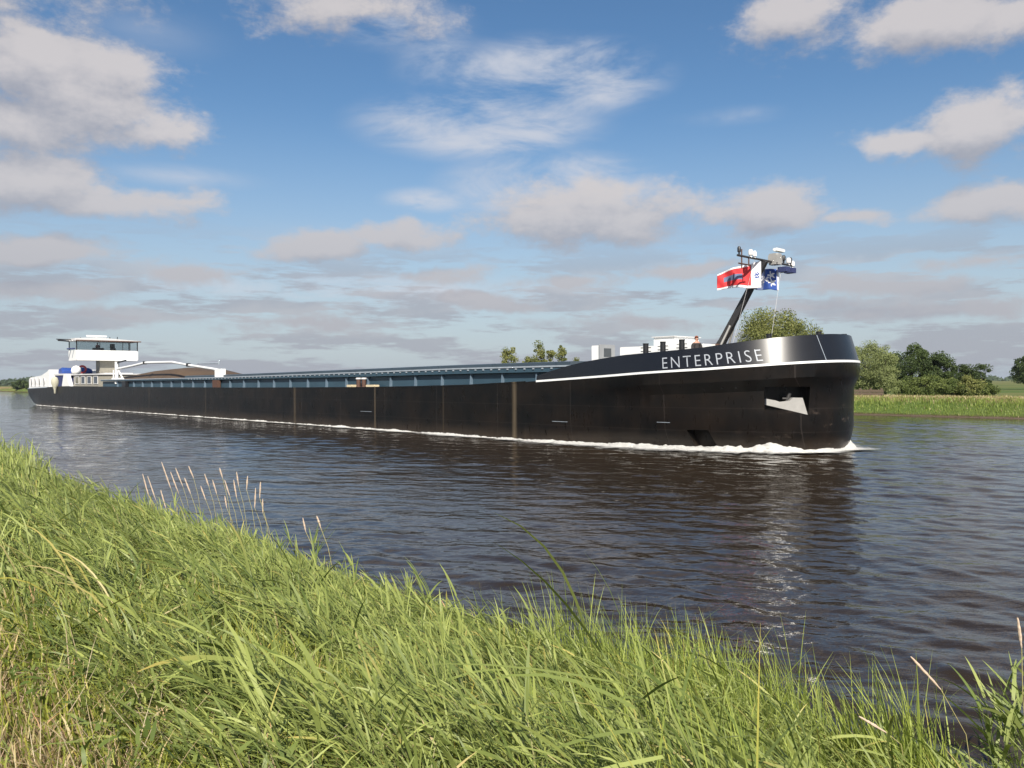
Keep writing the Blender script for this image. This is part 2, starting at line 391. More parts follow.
# ------------------------------------------------------------------ terrain and water
def gnoise(x, y):
    return (np.sin(x*1.3+y*.7)+np.sin(x*.6-y*1.7+2)+.5*np.sin(x*3.1+y*2.3+1))*.4
PROF = [(-600,2.0),(1.2,2.0),(2.8,1.42),(4.2,.82),(5.8,.36),(7.3,.06),(7.9,-.25),(9.5,-1.6),(78,-1.6),(81.4,-.4),(82.0,-.3),(82.05,.10),(82.5,.3),(84.5,1.15),(87,1.75),(90,1.8),(94,1.35),(120,1.2),(6000,1.0)]
def ground_z(x, y):
    u, v = x*HX + y*HY, x*PX + y*PY
    z = np.interp(v, [p[0] for p in PROF], [p[1] for p in PROF])
    near = np.clip(1-np.abs(v-4)/6, 0, 1)
    return z + gnoise(x*1.2, y*1.2)*.05*near
WAVE = .40
def terrain():
    us = np.unique(np.r_[np.linspace(-6000,-400,30), np.linspace(-400,-60,40), np.linspace(-60,20,160), np.linspace(20,200,30), np.linspace(200,6000,20)])
    vs = np.unique(np.r_[np.linspace(-600,-10,12), np.linspace(-10,0,12), np.linspace(0,9.5,40), 40, 78,80,81.4,82.0,82.05,82.5, np.linspace(83,95,14), 105,120,160,220,300,450,700,1100,1800,3000,6000])
    U, V = np.meshgrid(us, vs, indexing='ij')
    X = U*HX+V*PX; Y = U*HY+V*PY; Z = ground_z(X, Y)
    verts = np.stack([X, Y, Z], -1).reshape(-1, 3)
    nu, nv = len(us), len(vs)
    i, j = np.meshgrid(np.arange(nu-1), np.arange(nv-1), indexing='ij')
    a = (i*nv+j).ravel(); q = np.stack([a, a+nv, a+nv+1, a+1], -1)
    t = np.zeros((nu*nv, 3)); vv = V.ravel()
    t[:, 0] = ((vv > 2.2) & (vv < 82.4))*1.0
    t[:, 1] = np.clip((1.25-vv)*3, 0, 1)*(vv > -3)*.9 + ((vv > 85.5) & (vv < 91))*.5
    o = np_mesh('ground', verts, q, t, M['ground'], smooth=True)
    tag(o, kind='structure')
    if o.data.polygons[0].normal.z < 0: o.data.flip_normals()
    # water sheet
    bm = bmesh.new()
    c = [uv(-6000, 6.5), uv(6000, 6.5), uv(6000, 82.03), uv(-6000, 82.03)]
    f = bm.faces.new([bm.verts.new((x, y, -.16)) for x, y in c])
    if f.normal.z < 0: pass
    bmesh.ops.recalc_face_normals(bm, faces=bm.faces)
    w = build('canal_water', bm, M['water']); tag(w, kind='structure')
    if w.data.polygons[0].normal.z < 0: w.data.flip_normals()
    # rippled surface: real waves, finest near the towpath
    az = np.radians(np.arange(-47, 47, .085)); r = [4.2]
    while r[-1] < 900: r.append(r[-1]*(1.0032 if r[-1] < 130 else 1.012))
    r = np.array(r); AZ, RR = np.meshgrid(az, r, indexing='ij'); X = RR*np.sin(AZ); Y = RR*np.cos(AZ)
    V_ = X*PX + Y*PY; inside = (V_ > 6.4) & (V_ < 82.3)
    g2 = np.random.default_rng(21); Z = np.zeros_like(X); cell = RR*.0032
    gust = .72 + .38*np.sin(X*.11+Y*.05+1)*np.sin(X*.04-Y*.13+2) + .12*np.sin(X*.31+Y*.17)
    nw = 46
    for i in range(nw):
        lam = .34*(2.6/.34)**(i/(nw-1)); th = g2.normal(math.radians(242), .62); kx, ky = math.cos(th)*2*math.pi/lam, math.sin(th)*2*math.pi/lam
        slope = WAVE*(.030 if lam < 1.6 else .020); amp = slope*lam/(2*math.pi)*1.414
        fade = np.clip((lam/cell-3.5)/3, 0, 1); ph = g2.uniform(0, 6.28)
        bend_ = .25*np.sin(X*.4+ph)*np.sin(Y*.33+ph*2)
        Z += amp*fade*np.sin(kx*X+ky*Y+ph+bend_*2)
    Z = Z*gust; Z += .35*np.abs(Z)*np.sign(Z)
    nr_ = len(r); i, j = np.meshgrid(np.arange(len(az)-1), np.arange(nr_-1), indexing='ij')
    ok = inside[:-1,:-1] | inside[1:,1:]; a = (i*nr_+j)[ok].ravel(); q = np.stack([a, a+nr_, a+nr_+1, a+1], -1)
    used = np.zeros(X.size, bool); used[q.ravel()] = True; remap = np.cumsum(used)-1
    Vv = np.stack([X, Y, Z], -1).reshape(-1, 3)[used]; Vv_v = Vv[:,0]*PX+Vv[:,1]*PY; over = Vv_v > 82.03
    Vv[over,0] -= (Vv_v[over]-82.03)*PX; Vv[over,1] -= (Vv_v[over]-82.03)*PY
    w2 = np_mesh('canal_ripples', Vv, remap[q], None, M['water'], smooth=True)
    if w2.data.polygons[0].normal.z < 0: w2.data.flip_normals()
    tag(w2, kind='structure')
    # timber edging of the far bank
    bm = bmesh.new()
    for k in range(200):
        u0 = -330 + k*2.0
        a = Vector((*uv(u0, 81.98), 0)); h = .10 + random.uniform(-.02, .03)
        d = Vector((HX, HY, 0))*1.96; n = Vector((PX, PY, 0))*-.10
        prism(bm, [a+Vector((0,0,-.4)), a+n+Vector((0,0,-.4)), a+n+Vector((0,0,h)), a+Vector((0,0,h))], d)
    e = build('timber_bank_edging', bm, M['wood']); tag(e, 'low weathered timber edging along the waterline of the far bank', 'bank edging')
terrain()

# ------------------------------------------------------------------ barge
S0 = Vector((-80.7, 134.0, 0)); B = 11.45; LN = 135.5; LB = 8.6
barge = empty('cargo_barge', S0, -A, 'long black inland barge with blue hatches, high bow and white wheelhouse', 'barge')
def g2l(x, y):
    d = Vector((x, y, 0)) - S0; return d.x*HX+d.y*HY, d.x*PX+d.y*PY
ZS = [(-1,2.72),(5,2.85),(21.7,3.12),(56,3.05),(76,3.05),(91,3.1),(102.5,3.17),(112,3.29),(118.4,3.54),(120.4,3.63),(124.2,3.82),(127,3.98),(130.6,4.14),(133,4.30),(135.5,4.5)]
ZB = [(118.3,3.60),(119.9,4.06),(121.7,4.44),(123.35,4.71),(125.67,4.96),(128.2,5.09),(130.3,5.22),(132.5,5.5),(135.5,5.84)]
def master():
    """starboard half of the plan outline, transom centre -> stem, with inward normals"""
    pts = []
    for k in range(13):
        th = k/12*math.pi/2
        pts.append((-3.0+3.6*(1-math.cos(th)**1.0), 5.725*math.sin(th)**(.42)))
    for k in range(1, 100): pts.append((.6+(LN-LB-.6)*k/100, 5.725))
    for k in range(0, 49):
        th = k/48*math.pi/2
        pts.append((LN-LB+LB*math.sin(th)**(2/2.15), 5.725*math.cos(th)**(2/2.15)))
    return pts
MP = master()
def norms(pts):
    out = []
    for i in range(len(pts)):
        a = pts[max(i-1, 0)]; b = pts[min(i+1, len(pts)-1)]
        dx, dy = b[0]-a[0], b[1]-a[1]; l = math.hypot(dx, dy) or 1
        out.append((dy/l, -dx/l))
    out[0] = (1, 0); out[-1] = (-1, 0)
    return out
MN = norms(MP)
def row(zf, inset):
    """full closed loop of a level: zf(s) height, inset(s) inward shift"""
    half = []
    for (s, t), (nx, ny) in zip(MP, MN):
        d = inset(s)
        half.append((s+nx*d, max(0.0, t+ny*d), zf(s)))
    half[0] = (half[0][0], 0.0, half[0][2]); half[-1] = (half[-1][0], 0.0, half[-1][2])
    stb = [(s, B/2-t, z) for s, t, z in half]
    prt = [(s, B/2+t, z) for s, t, z in half[1:-1]][::-1]
    return stb + prt
def zs(s): return interp(ZS, s)
def zb(s): return interp(ZB, s)
def hull():
    def ins(bow, stern, s0=121.5, s1=134.5):
        return lambda s: bow*sstep(s, s0, s1-2.5)*(1-.55*sstep(s, 133.2, 135.4)) + stern*(1-sstep(s, -3.0, 8))
    lv = [(lambda s: -.7, ins(2.2, 3.2, 116, 134)), (lambda s: .04*zs(s), ins(1.15, 1.5, 118, 134)), (lambda s: .15*zs(s), ins(.85, .95, 119, 134)),
          (lambda s: .28*zs(s), ins(.62, .7, 120, 134)), (lambda s: .5*zs(s), ins(.60, .35)), (lambda s: .71*zs(s), ins(.56, .1)), (lambda s: .81*zs(s), ins(.16, .0)),
          (lambda s: .84*zs(s), ins(.02, 0)), (lambda s: zs(s), ins(0, 0))]
    bm = bmesh.new(); rings = []
    for zf, i in lv: rings.append([bm.verts.new(p) for p in row(zf, i)])
    n = len(rings[0])
    for a, b in zip(rings, rings[1:]):
        for k in range(n): bm.faces.new((a[k], a[(k+1)%n], b[(k+1)%n], b[k]))
    bm.faces.new(rings[0][::-1]); bm.faces.new(rings[-1])
    bmesh.ops.recalc_face_normals(bm, faces=bm.faces)
    o = build('hull', bm, M['hull'], barge, 28); me = o.data
    # recesses: anchor pocket and thruster grating, cut into the shell
    for poly, dep in POCKETS:
        cb = bmesh.new(); nrm = (Vector(poly[1])-Vector(poly[0])).cross(Vector(poly[-1])-Vector(poly[0])).normalized()
        if nrm.y > 0: nrm = -nrm
        prism(cb, [Vector(p)+nrm*.8 for p in poly], nrm*-(dep+.8)); bmesh.ops.recalc_face_normals(cb, faces=cb.faces)
        c = build('cutter', cb, M['dark'], barge)
        md = o.modifiers.new('b', 'BOOLEAN'); md.operation = 'DIFFERENCE'; md.object = c; md.solver = 'EXACT'
        bpy.context.view_layer.update()
        me = bpy.data.meshes.new_from_object(o.evaluated_get(bpy.context.evaluated_depsgraph_get()))
        o.modifiers.clear(); o.data = me; bpy.data.objects.remove(c)
    me.polygons.foreach_set('use_smooth', [True]*len(me.polygons)); me.set_sharp_from_angle(angle=R(28))
    # bulwark
    bm = bmesh.new(); th = .09
    def rr(zf, i): return [p for p in row(zf, i)]
    def btop(s): return max(zb(s), zs(s)+.01)
    lean = lambda s: .03 + .35*sstep(s, 119, 131)
    lo = rr(lambda s: zs(s)+.003, lambda s: .012); hi = rr(btop, lean); hi2 = rr(btop, lambda s: lean(s)+th); lo2 = rr(lambda s: zs(s)+.003, lambda s: .012+th)
    idx = [k for k in range(len(lo)) if MP_s(k) > 118.35]
    R4 = [[bm.verts.new(L_[k]) for k in idx] for L_ in (lo, hi, hi2, lo2)]
    for a, b in ((0,1),(1,2),(2,3)):
        for k in range(len(idx)-1): bm.faces.new((R4[a][k], R4[a][k+1], R4[b][k+1], R4[b][k]))
    bmesh.ops.recalc_face_normals(bm, faces=bm.faces)
    build('bulwark', bm, M['bulw'], barge, 30)
    # stripe / rub rail
    bm = bmesh.new(); cc = []
    for k in idx: cc.append(Vector(lo[k]))
    a = rr(lambda s: zs(s)-.055, lambda s: -.035); b = rr(lambda s: zs(s)+.055, lambda s: -.035); c = rr(lambda s: zs(s)+.055, lambda s: .03); d = rr(lambda s: zs(s)-.055, lambda s: .03)
    rg = [[bm.verts.new(L_[k]) for k in idx] for L_ in (a, b, c, d)]
    for i in range(4):
        for k in range(len(idx)-1): bm.faces.new((rg[i][k], rg[i][k+1], rg[(i+1)%4][k+1], rg[(i+1)%4][k]))
    bmesh.ops.recalc_face_normals(bm, faces=bm.faces)
    build('white_stripe', bm, M['stripe'], barge)
    # stern rail
    idx2 = [k for k in range(len(lo)) if MP_s(k) < 12]
    ks = sorted(idx2, key=lambda k: (k+60) % len(lo))
    bm = bmesh.new(); rg = [[bm.verts.new(L_[k]) for k in ks] for L_ in (a, b, c, d)]
    for i in range(4):
        for k in range(len(ks)-1): bm.faces.new((rg[i][k], rg[i][k+1], rg[(i+1)%4][k+1], rg[(i+1)%4][k]))
    bmesh.ops.recalc_face_normals(bm, faces=bm.faces)
    build('stern_rail', bm, M['rail'], barge)
    return lo, hi
def MP_s(k):
    n = len(MP); k = k if k < n else 2*(n-1)-k
    return MP[k][0]
POCKETS = [
  ([(133.05,1.87,3.26),(134.5,3.42,3.26),(134.45,3.366,1.86),(133.05,1.87,2.40)], .85),
  ([(129.3,.62,1.05),(130.4,.85,1.07),(130.78,1.2,-.2),(129.65,.95,-.2)], .9)]
LO, HI = hull()

# lettering on the bulwark
def letters():
    cu = bpy.data.curves.new('t', 'FONT'); cu.body = 'ENTERPRISE'; cu.size = 1; cu.space_character = 1.3; cu.resolution_u = 4
    cu.offset = -.010
    ob = bpy.data.objects.new('t', cu); COL.objects.link(ob); bpy.context.view_layer.update()
    me = bpy.data.meshes.new_from_object(ob.evaluated_get(bpy.context.evaluated_depsgraph_get()))
    bpy.data.objects.remove(ob)
    bm = bmesh.new(); bm.from_mesh(me)
    bmesh.ops.triangulate(bm, faces=bm.faces)
    for _ in range(3):
        bmesh.ops.subdivide_edges(bm, edges=[e for e in bm.edges if e.calc_length() > .18], cuts=1)
    xs = [v.co.x for v in bm.verts]; x0, x1 = min(xs), max(xs); ys = [v.co.y for v in bm.verts]; y0, y1 = min(ys), max(ys)
    n = len(MP); lo = [Vector(p) for p in LO[:n]]; hi = [Vector(p) for p in HI[:n]]
    mid = [a.lerp(b, .5) for a, b in zip(lo, hi)]
    arc = [0]
    for a, b in zip(mid, mid[1:]): arc.append(arc[-1]+(b-a).length)
    i0 = next(i for i in range(n) if MP[i][0] > TXT[0]); A0 = arc[i0-1] + (TXT[0]-MP[i0-1][0])
    Ltxt = TXT[1]
    for v in bm.verts:
        fx = (v.co.x-x0)/(x1-x0); fy = (v.co.y-y0)/(y1-y0)
        s = A0 + fx*Ltxt - .13*fy
        i = max(k for k in range(n) if arc[k] <= s); f = (s-arc[i])/(arc[i+1]-arc[i])
        a = lo[i].lerp(lo[i+1], f); b = hi[i].lerp(hi[i+1], f)
        up = (b-a); hgt = up.length; g = (TXT[2] + (TXT[3]-TXT[2])*fx + fy*TXT[4])/hgt
        tan = (lo[i+1]-lo[i]).normalized(); nr = tan.cross(up).normalized()
        if nr.y > 0: nr = -nr
        v.co = a.lerp(b, g) + nr*.014
    build('name_lettering', bm, M['lett'], barge)
    for sa, w_, dl in ((TXT[0]+8.0, .03, -.28), (TXT[0]+5.75, .02, 0)):
        s = A0 + (sa-TXT[0]); bm = bmesh.new(); q = []
        for g, d_ in ((.03, 0), (.97, dl)):
            for e in (0, w_):
                ss = s+d_+e; i = max(k for k in range(n) if arc[k] <= ss); f = (ss-arc[i])/(arc[i+1]-arc[i])
                a = lo[i].lerp(lo[i+1], f); b = hi[i].lerp(hi[i+1], f); nr = (lo[i+1]-lo[i]).normalized().cross(b-a).normalized()
                if nr.y > 0: nr = -nr
                q.append(bm.verts.new(a.lerp(b, g)+nr*.010))
        bm.faces.new((q[0], q[1], q[3], q[2])); build('weld_seam', bm, M['rail'] if dl else M['grey'], barge)
M['lett'] = mat('silver_lettering', (.33, .35, .38), .4, var=.03)
TXT = (128.3, 5.0, .15, .20, .60)
letters()

# deck fittings
def zd(s): return zs(s)
def coaming():
    zt = [(30,3.78),(73.6,3.84),(101,3.96),(111,4.05),(121,4.10)]
    zl = [(30,4.0),(73.6,4.10),(101,4.34),(111,4.44),(121,4.47)]
    def beam(bm, t0, t1, zlo, zhi, sA, sB, n=40):
        rings = []
        for k in range(n+1):
            s = sA+(sB-sA)*k/n
            a, b = zlo(s), zhi(s)
            rings.append([bm.verts.new(p) for p in ((s,t0,a),(s,t1,a),(s,t1,b),(s,t0,b))])
        for a, b in zip(rings, rings[1:]):
            for i in range(4): bm.faces.new((a[i], a[(i+1)%4], b[(i+1)%4], b[i]))
        bm.faces.new(rings[0][::-1]); bm.faces.new(rings[-1])
        bmesh.ops.recalc_face_normals(bm, faces=bm.faces)
    T0, T1 = .95, B-.95
    bm = bmesh.new(); beam(bm, T0, T1, lambda s: zd(s)-.05, lambda s: interp(zt, s), 36, 121.6); build('hatch_coaming', bm, M['blue'], barge)
    bm = bmesh.new(); beam(bm, T0-.28, T1+.28, lambda s: interp(zt, s)+.04, lambda s: interp(zl, s), 36, 121.4); build('coaming_ledge', bm, M['blue'], barge)
    bm = bmesh.new(); beam(bm, T0-.33, T0-.20, lambda s: interp(zl, s)-.05, lambda s: interp(zl, s)+.04, 36, 121.4); build('coaming_rail', bm, M['rail'], barge)
    # hatch covers, one panel after another
    k = 0; s = 64.0
    while s < 120:
        e = min(s+5.6, 121.2); bm = bmesh.new()
        za, zc = interp(zl, s), interp(zl, e); hh = .28
        zp = [(T0+.05, 0.02), (T0+.05, hh-.04), (T0+.35, hh), (B/2, hh+.02), (T1-.35, hh), (T1-.05, hh-.04), (T1-.05, .02)]
        r0 = [bm.verts.new((s, t, za+z)) for t, z in zp]; r1 = [bm.verts.new((e-.06, t, zc+z)) for t, z in zp]
        for i in range(len(zp)): bm.faces.new((r0[i], r0[(i+1)%len(zp)], r1[(i+1)%len(zp)], r1[i]))
        bm.faces.new(r0[::-1]); bm.faces.new(r1); bmesh.ops.recalc_face_normals(bm, faces=bm.faces)
        h = build('hatch_cover', bm, M['cover'], barge); s = e; k += 1
    # stays
    s = 42.3; proto = None
    while s < 119.5:
        bm = bmesh.new(); z0, z1 = zd(s)+.0, interp(zt, s)+.03
        prism(bm, [(s-.05, T0+.01, z0), (s-.05, T0-.22, z0), (s-.05, T0-.16, z1), (s-.05, T0+.01, z1)], (.08, 0, 0))
        bmesh.ops.recalc_face_normals(bm, faces=bm.faces)
        build('coaming_stay', bm, M['bluel'], barge); s += 3.05
    # small lashing cleats along the ledge
    bm = bmesh.new(); s = 66
    while s < 120:
        z = interp(zl, s)-.12
        box(bm, s-.06, s+.06, T0-.345, T0-.285, z-.04, z+.04); s += .76
    o = build('ledge_cleats', bm, M['rail'], barge); tag(o, kind='stuff')
    # side deck edge bead
    bm = bmesh.new(); beam(bm, -.02, .12, lambda s: zd(s)-.03, lambda s: zd(s)+.05, 12.2, 118.3); build('deck_edge', bm, M['hull'], barge)
coaming()

def bollard(s, t, z0, h=.55, r=.14, arms=True, m='dark'):
    bm = bmesh.new()
    lathe(bm, [(r*1.25,0),(r*1.25,.04),(r,.06),(r,h-.05),(r*1.15,h-.04),(r*1.15,h)], (s,t,z0), 12)
    if arms:
        for zz in (.3, .62):
            tube(bm, [(s-r*2.1,t-.02,z0+h*zz),(s+r*2.1,t+.02,z0+h*zz)], .028, 6)
    return build('bollard', bm, M[m], barge, 40)
for px_, s_, t_, h_ in ((0,126.26,1.4,.62),(0,127.38,1.4,.62),(0,128.57,1.4,.62)): bollard(s_, t_, zb(s_)-.02, h_, .15)
for s_, t_, zt_ in ((132.6,3.0,5.88),(134.3,4.8,5.98),(134.0,8.3,6.0)): bollard(s_, t_, 5.2, zt_-5.2, .13, False)

# small white draught and class marks on the side plating
for s0_, l_, z_ in ((120.6,1.2,1.25),(100.5,1.5,1.35),(128.0,.8,1.45)):
    bm = bmesh.new(); box(bm, s0_, s0_+l_, -.016, -.004, z_, z_+.022); build('hull_mark', bm, M['rail'], barge)

# anchor housed in its pocket
def anchor():
    bm = bmesh.new()
    a, b = Vector((133.08,1.90,0)), Vector((134.44,3.36,0)); d = (b-a).normalized(); n = Vector((d.y,-d.x,0))
    if n.y > 0: n = -n
    L_ = (b-a).length
    pr = [(0,2.38),(L_,1.90),(L_*.88,2.72),(L_*.64,2.73),(L_*.56,2.58),(L_*.33,2.52),(L_*.22,2.60),(0,2.68)]
    prism(bm, [a+d*x+Vector((0,0,z))-n*.30 for x, z in pr], n*.26)
    sh = a+d*L_*.45
    bmesh.ops.recalc_face_normals(bm, faces=bm.faces)
    o = build('anchor', bm, M['galv'], barge)
    bm = bmesh.new(); p0 = a+d*L_*.55-n*.38; tube(bm, [p0+Vector((0,0,2.5)), p0+d*.15+Vector((0,0,2.95))], .09, 8)
    tube(bm, [p0-d*.22+Vector((0,0,2.68)), p0+d*.30+Vector((0,0,2.68))], .05, 6)
    build('anchor_shank', bm, M['mast'], o)
anchor()

# side deck bollards near the middle
def midbollards():
    s0 = 98.9; z = zd(s0)
    for k, s_ in enumerate((99.55, 100.3)):
        bm = bmesh.new(); lathe(bm, [(.22,0),(.2,.05),(.17,.08),(.17,.62),(.21,.64)], (s_, .45, z), 12); b_ = build('side_bollard', bm, M['rust'], barge, 40)
        bm = bmesh.new(); lathe(bm, [(.22,0),(.22,.09),(.15,.12)], (s_, .45, z+.645), 12); build('cap', bm, M['offwhite'], b_, 40)
    for s_, l_ in ((98.3,.75),(101.0,1.15)):
        bm = bmesh.new(); box(bm, s_, s_+l_, .15, .6, z+.05, z+.22); bmesh.ops.bevel(bm, geom=bm.edges[:], offset=.05, segments=2)
        build('fairlead', bm, M['cream'], barge, 40)
midbollards()

# foredeck house
def foredeck():
    def bevbox(name, m, *a, parent=barge, off=.04):
        bm = bmesh.new(); box(bm, *a); bmesh.ops.bevel(bm, geom=bm.edges[:], offset=off, segments=2); return build(name, bm, m, parent, 40)
    h = bevbox('foredeck_house', M['white'], 122.4, 128.2, 4.0, 8.4, 3.5, 5.58)
    bevbox('companionway', M['white'], 121.55, 122.1, 2.4, 3.75, 3.5, 5.66)
    c = bevbox('shaded_front_frame', M['grey'], 122.102, 122.2, 2.38, 3.77, 4.4, 5.72)  # grey colour stands in for shade on the bow-facing window face
    bevbox('window', M['glass'], 122.202, 122.22, 2.75, 3.4, 5.0, 5.5, parent=c, off=.005)
    h2 = bevbox('winch_house', M['white'], 124.5, 125.9, 4.5, 7.0, 5.582, 6.08)
    bevbox('lid', M['offwhite'], 124.4, 126.0, 4.4, 7.1, 6.082, 6.13, parent=h2, off=.01)
    bevbox('windlass', M['grey'], 129.3, 130.2, 4.0, 5.0, 3.8, 5.42)
foredeck()

# bow mast
def bow_mast():
    bm = bmesh.new()
    b0, b1 = Vector((127.2, B/2, 4.0)), Vector((130.9, B/2, 9.95))
    d = (b1-b0); x = Vector((0,1,0)); y = d.cross(x).normalized()
    def ring(p, w, h): return [bm.verts.new(p + x*sx_*w + y*sy_*h) for sx_, sy_ in ((-1,-1),(1,-1),(1,1),(-1,1))]
    rs = [ring(b0.lerp(b1, f), w, h) for f, w, h in ((0,.15,.20),(.25,.16,.22),(.30,.14,.19),(1,.12,.14))]
    for a, b in zip(rs, rs[1:]):
        for i in range(4): bm.faces.new((a[i], a[(i+1)%4], b[(i+1)%4], b[i]))
    bm.faces.new(rs[0][::-1]); bm.faces.new(rs[-1]); bmesh.ops.recalc_face_normals(bm, faces=bm.faces)
    mast = build('bow_mast', bm, M['mast'], barge)
    bm = bmesh.new(); p = b0.lerp(b1, .27)
    lathe(bm, [(.05,-.3),(.30,-.28),(.30,.0),(.05,.02)], (p.x-.15, B/2-.35, p.z), 10); build('mast_hinge', bm, M['rust'], mast, 40)
    bm = bmesh.new(); tube(bm, [(128.2, B/2-.5, 5.0), (128.9, B/2-.2, 6.6)], .06, 6); tube(bm, [(128.2, B/2+.5, 5.0), (128.9, B/2+.2, 6.6)], .06, 6); build('mast_strut', bm, M['galv'], mast)
    top = b1
    bm = bmesh.new(); tube(bm, [(top.x-.1, B/2-2.6, top.z+.05), (top.x-.1, B/2+3.2, top.z+.05)], .06, 8)
    cross = build('crossbar', bm, M['mast'], mast)
    bm = bmesh.new(); tube(bm, [(top.x-.1, B/2-2.5, top.z-.35), (top.x-.1, B/2-1.3, top.z-.35)], .04, 6); tube(bm, [(top.x-.1, B/2-2.2, top.z-.6), (top.x-.1, B/2-2.2, top.z+.4)], .035, 6)
    tube(bm, [(top.x-.1, B/2-1.5, top.z-.4), (top.x-.1, B/2-1.5, top.z+.1)], .035, 6); build('lamp_bracket', bm, M['rust'], mast)
    # radar head
    bm = bmesh.new(); box(bm, top.x-.3, top.x+.25, B/2+.85, B/2+1.4, top.z-.1, top.z+.5); bmesh.ops.bevel(bm, geom=bm.edges[:], offset=.09, segments=2)
    rad = build('radar_pedestal', bm, M['galv'], mast, 40)
    bm = bmesh.new(); box(bm, top.x-.15, top.x+.1, B/2+1.1, B/2+2.0, top.z+.66, top.z+.82); bmesh.ops.bevel(bm, geom=bm.edges[:], offset=.05, segments=2)
    build('radar_scanner', bm, M['white'], rad, 40)
    for t_, z_, m_, r_ in ((-2.45,.32,'dark',.09),(-1.3,.28,'white',.13),(-.9,.25,'white',.10),(2.2,.34,'dark',.11),(2.75,.25,'offwhite',.14),(3.0,.3,'dark',.08),(3.2,.12,'white',.13)):
        bm = bmesh.new(); lathe(bm, [(r_*.5,-.22),(r_*.5,-.1),(r_,-.08),(r_,.12),(r_*.6,.2)], (top.x-.1, B/2+t_, top.z+z_), 10); build('navigation_light', bm, M[m_], mast, 40)
    for t_ in (1.9, 2.6):
        bm = bmesh.new(); box(bm, top.x-.3, top.x+.2, B/2+t_, B/2+t_+.45, top.z-.40, top.z-.12); build('floodlight', bm, M['navy'], mast)
    # halyards
    bm = bmesh.new(); tube(bm, [(top.x-.1, B/2+2.0, top.z), (130.2, B/2+1.8, 5.6)], .010, 4); tube(bm, [(top.x-.1, B/2-.9, top.z), (129.3, B/2-.6, 5.6)], .010, 4); build('halyard', bm, M['offwhite'], mast)
    return top
MTOP = bow_mast()

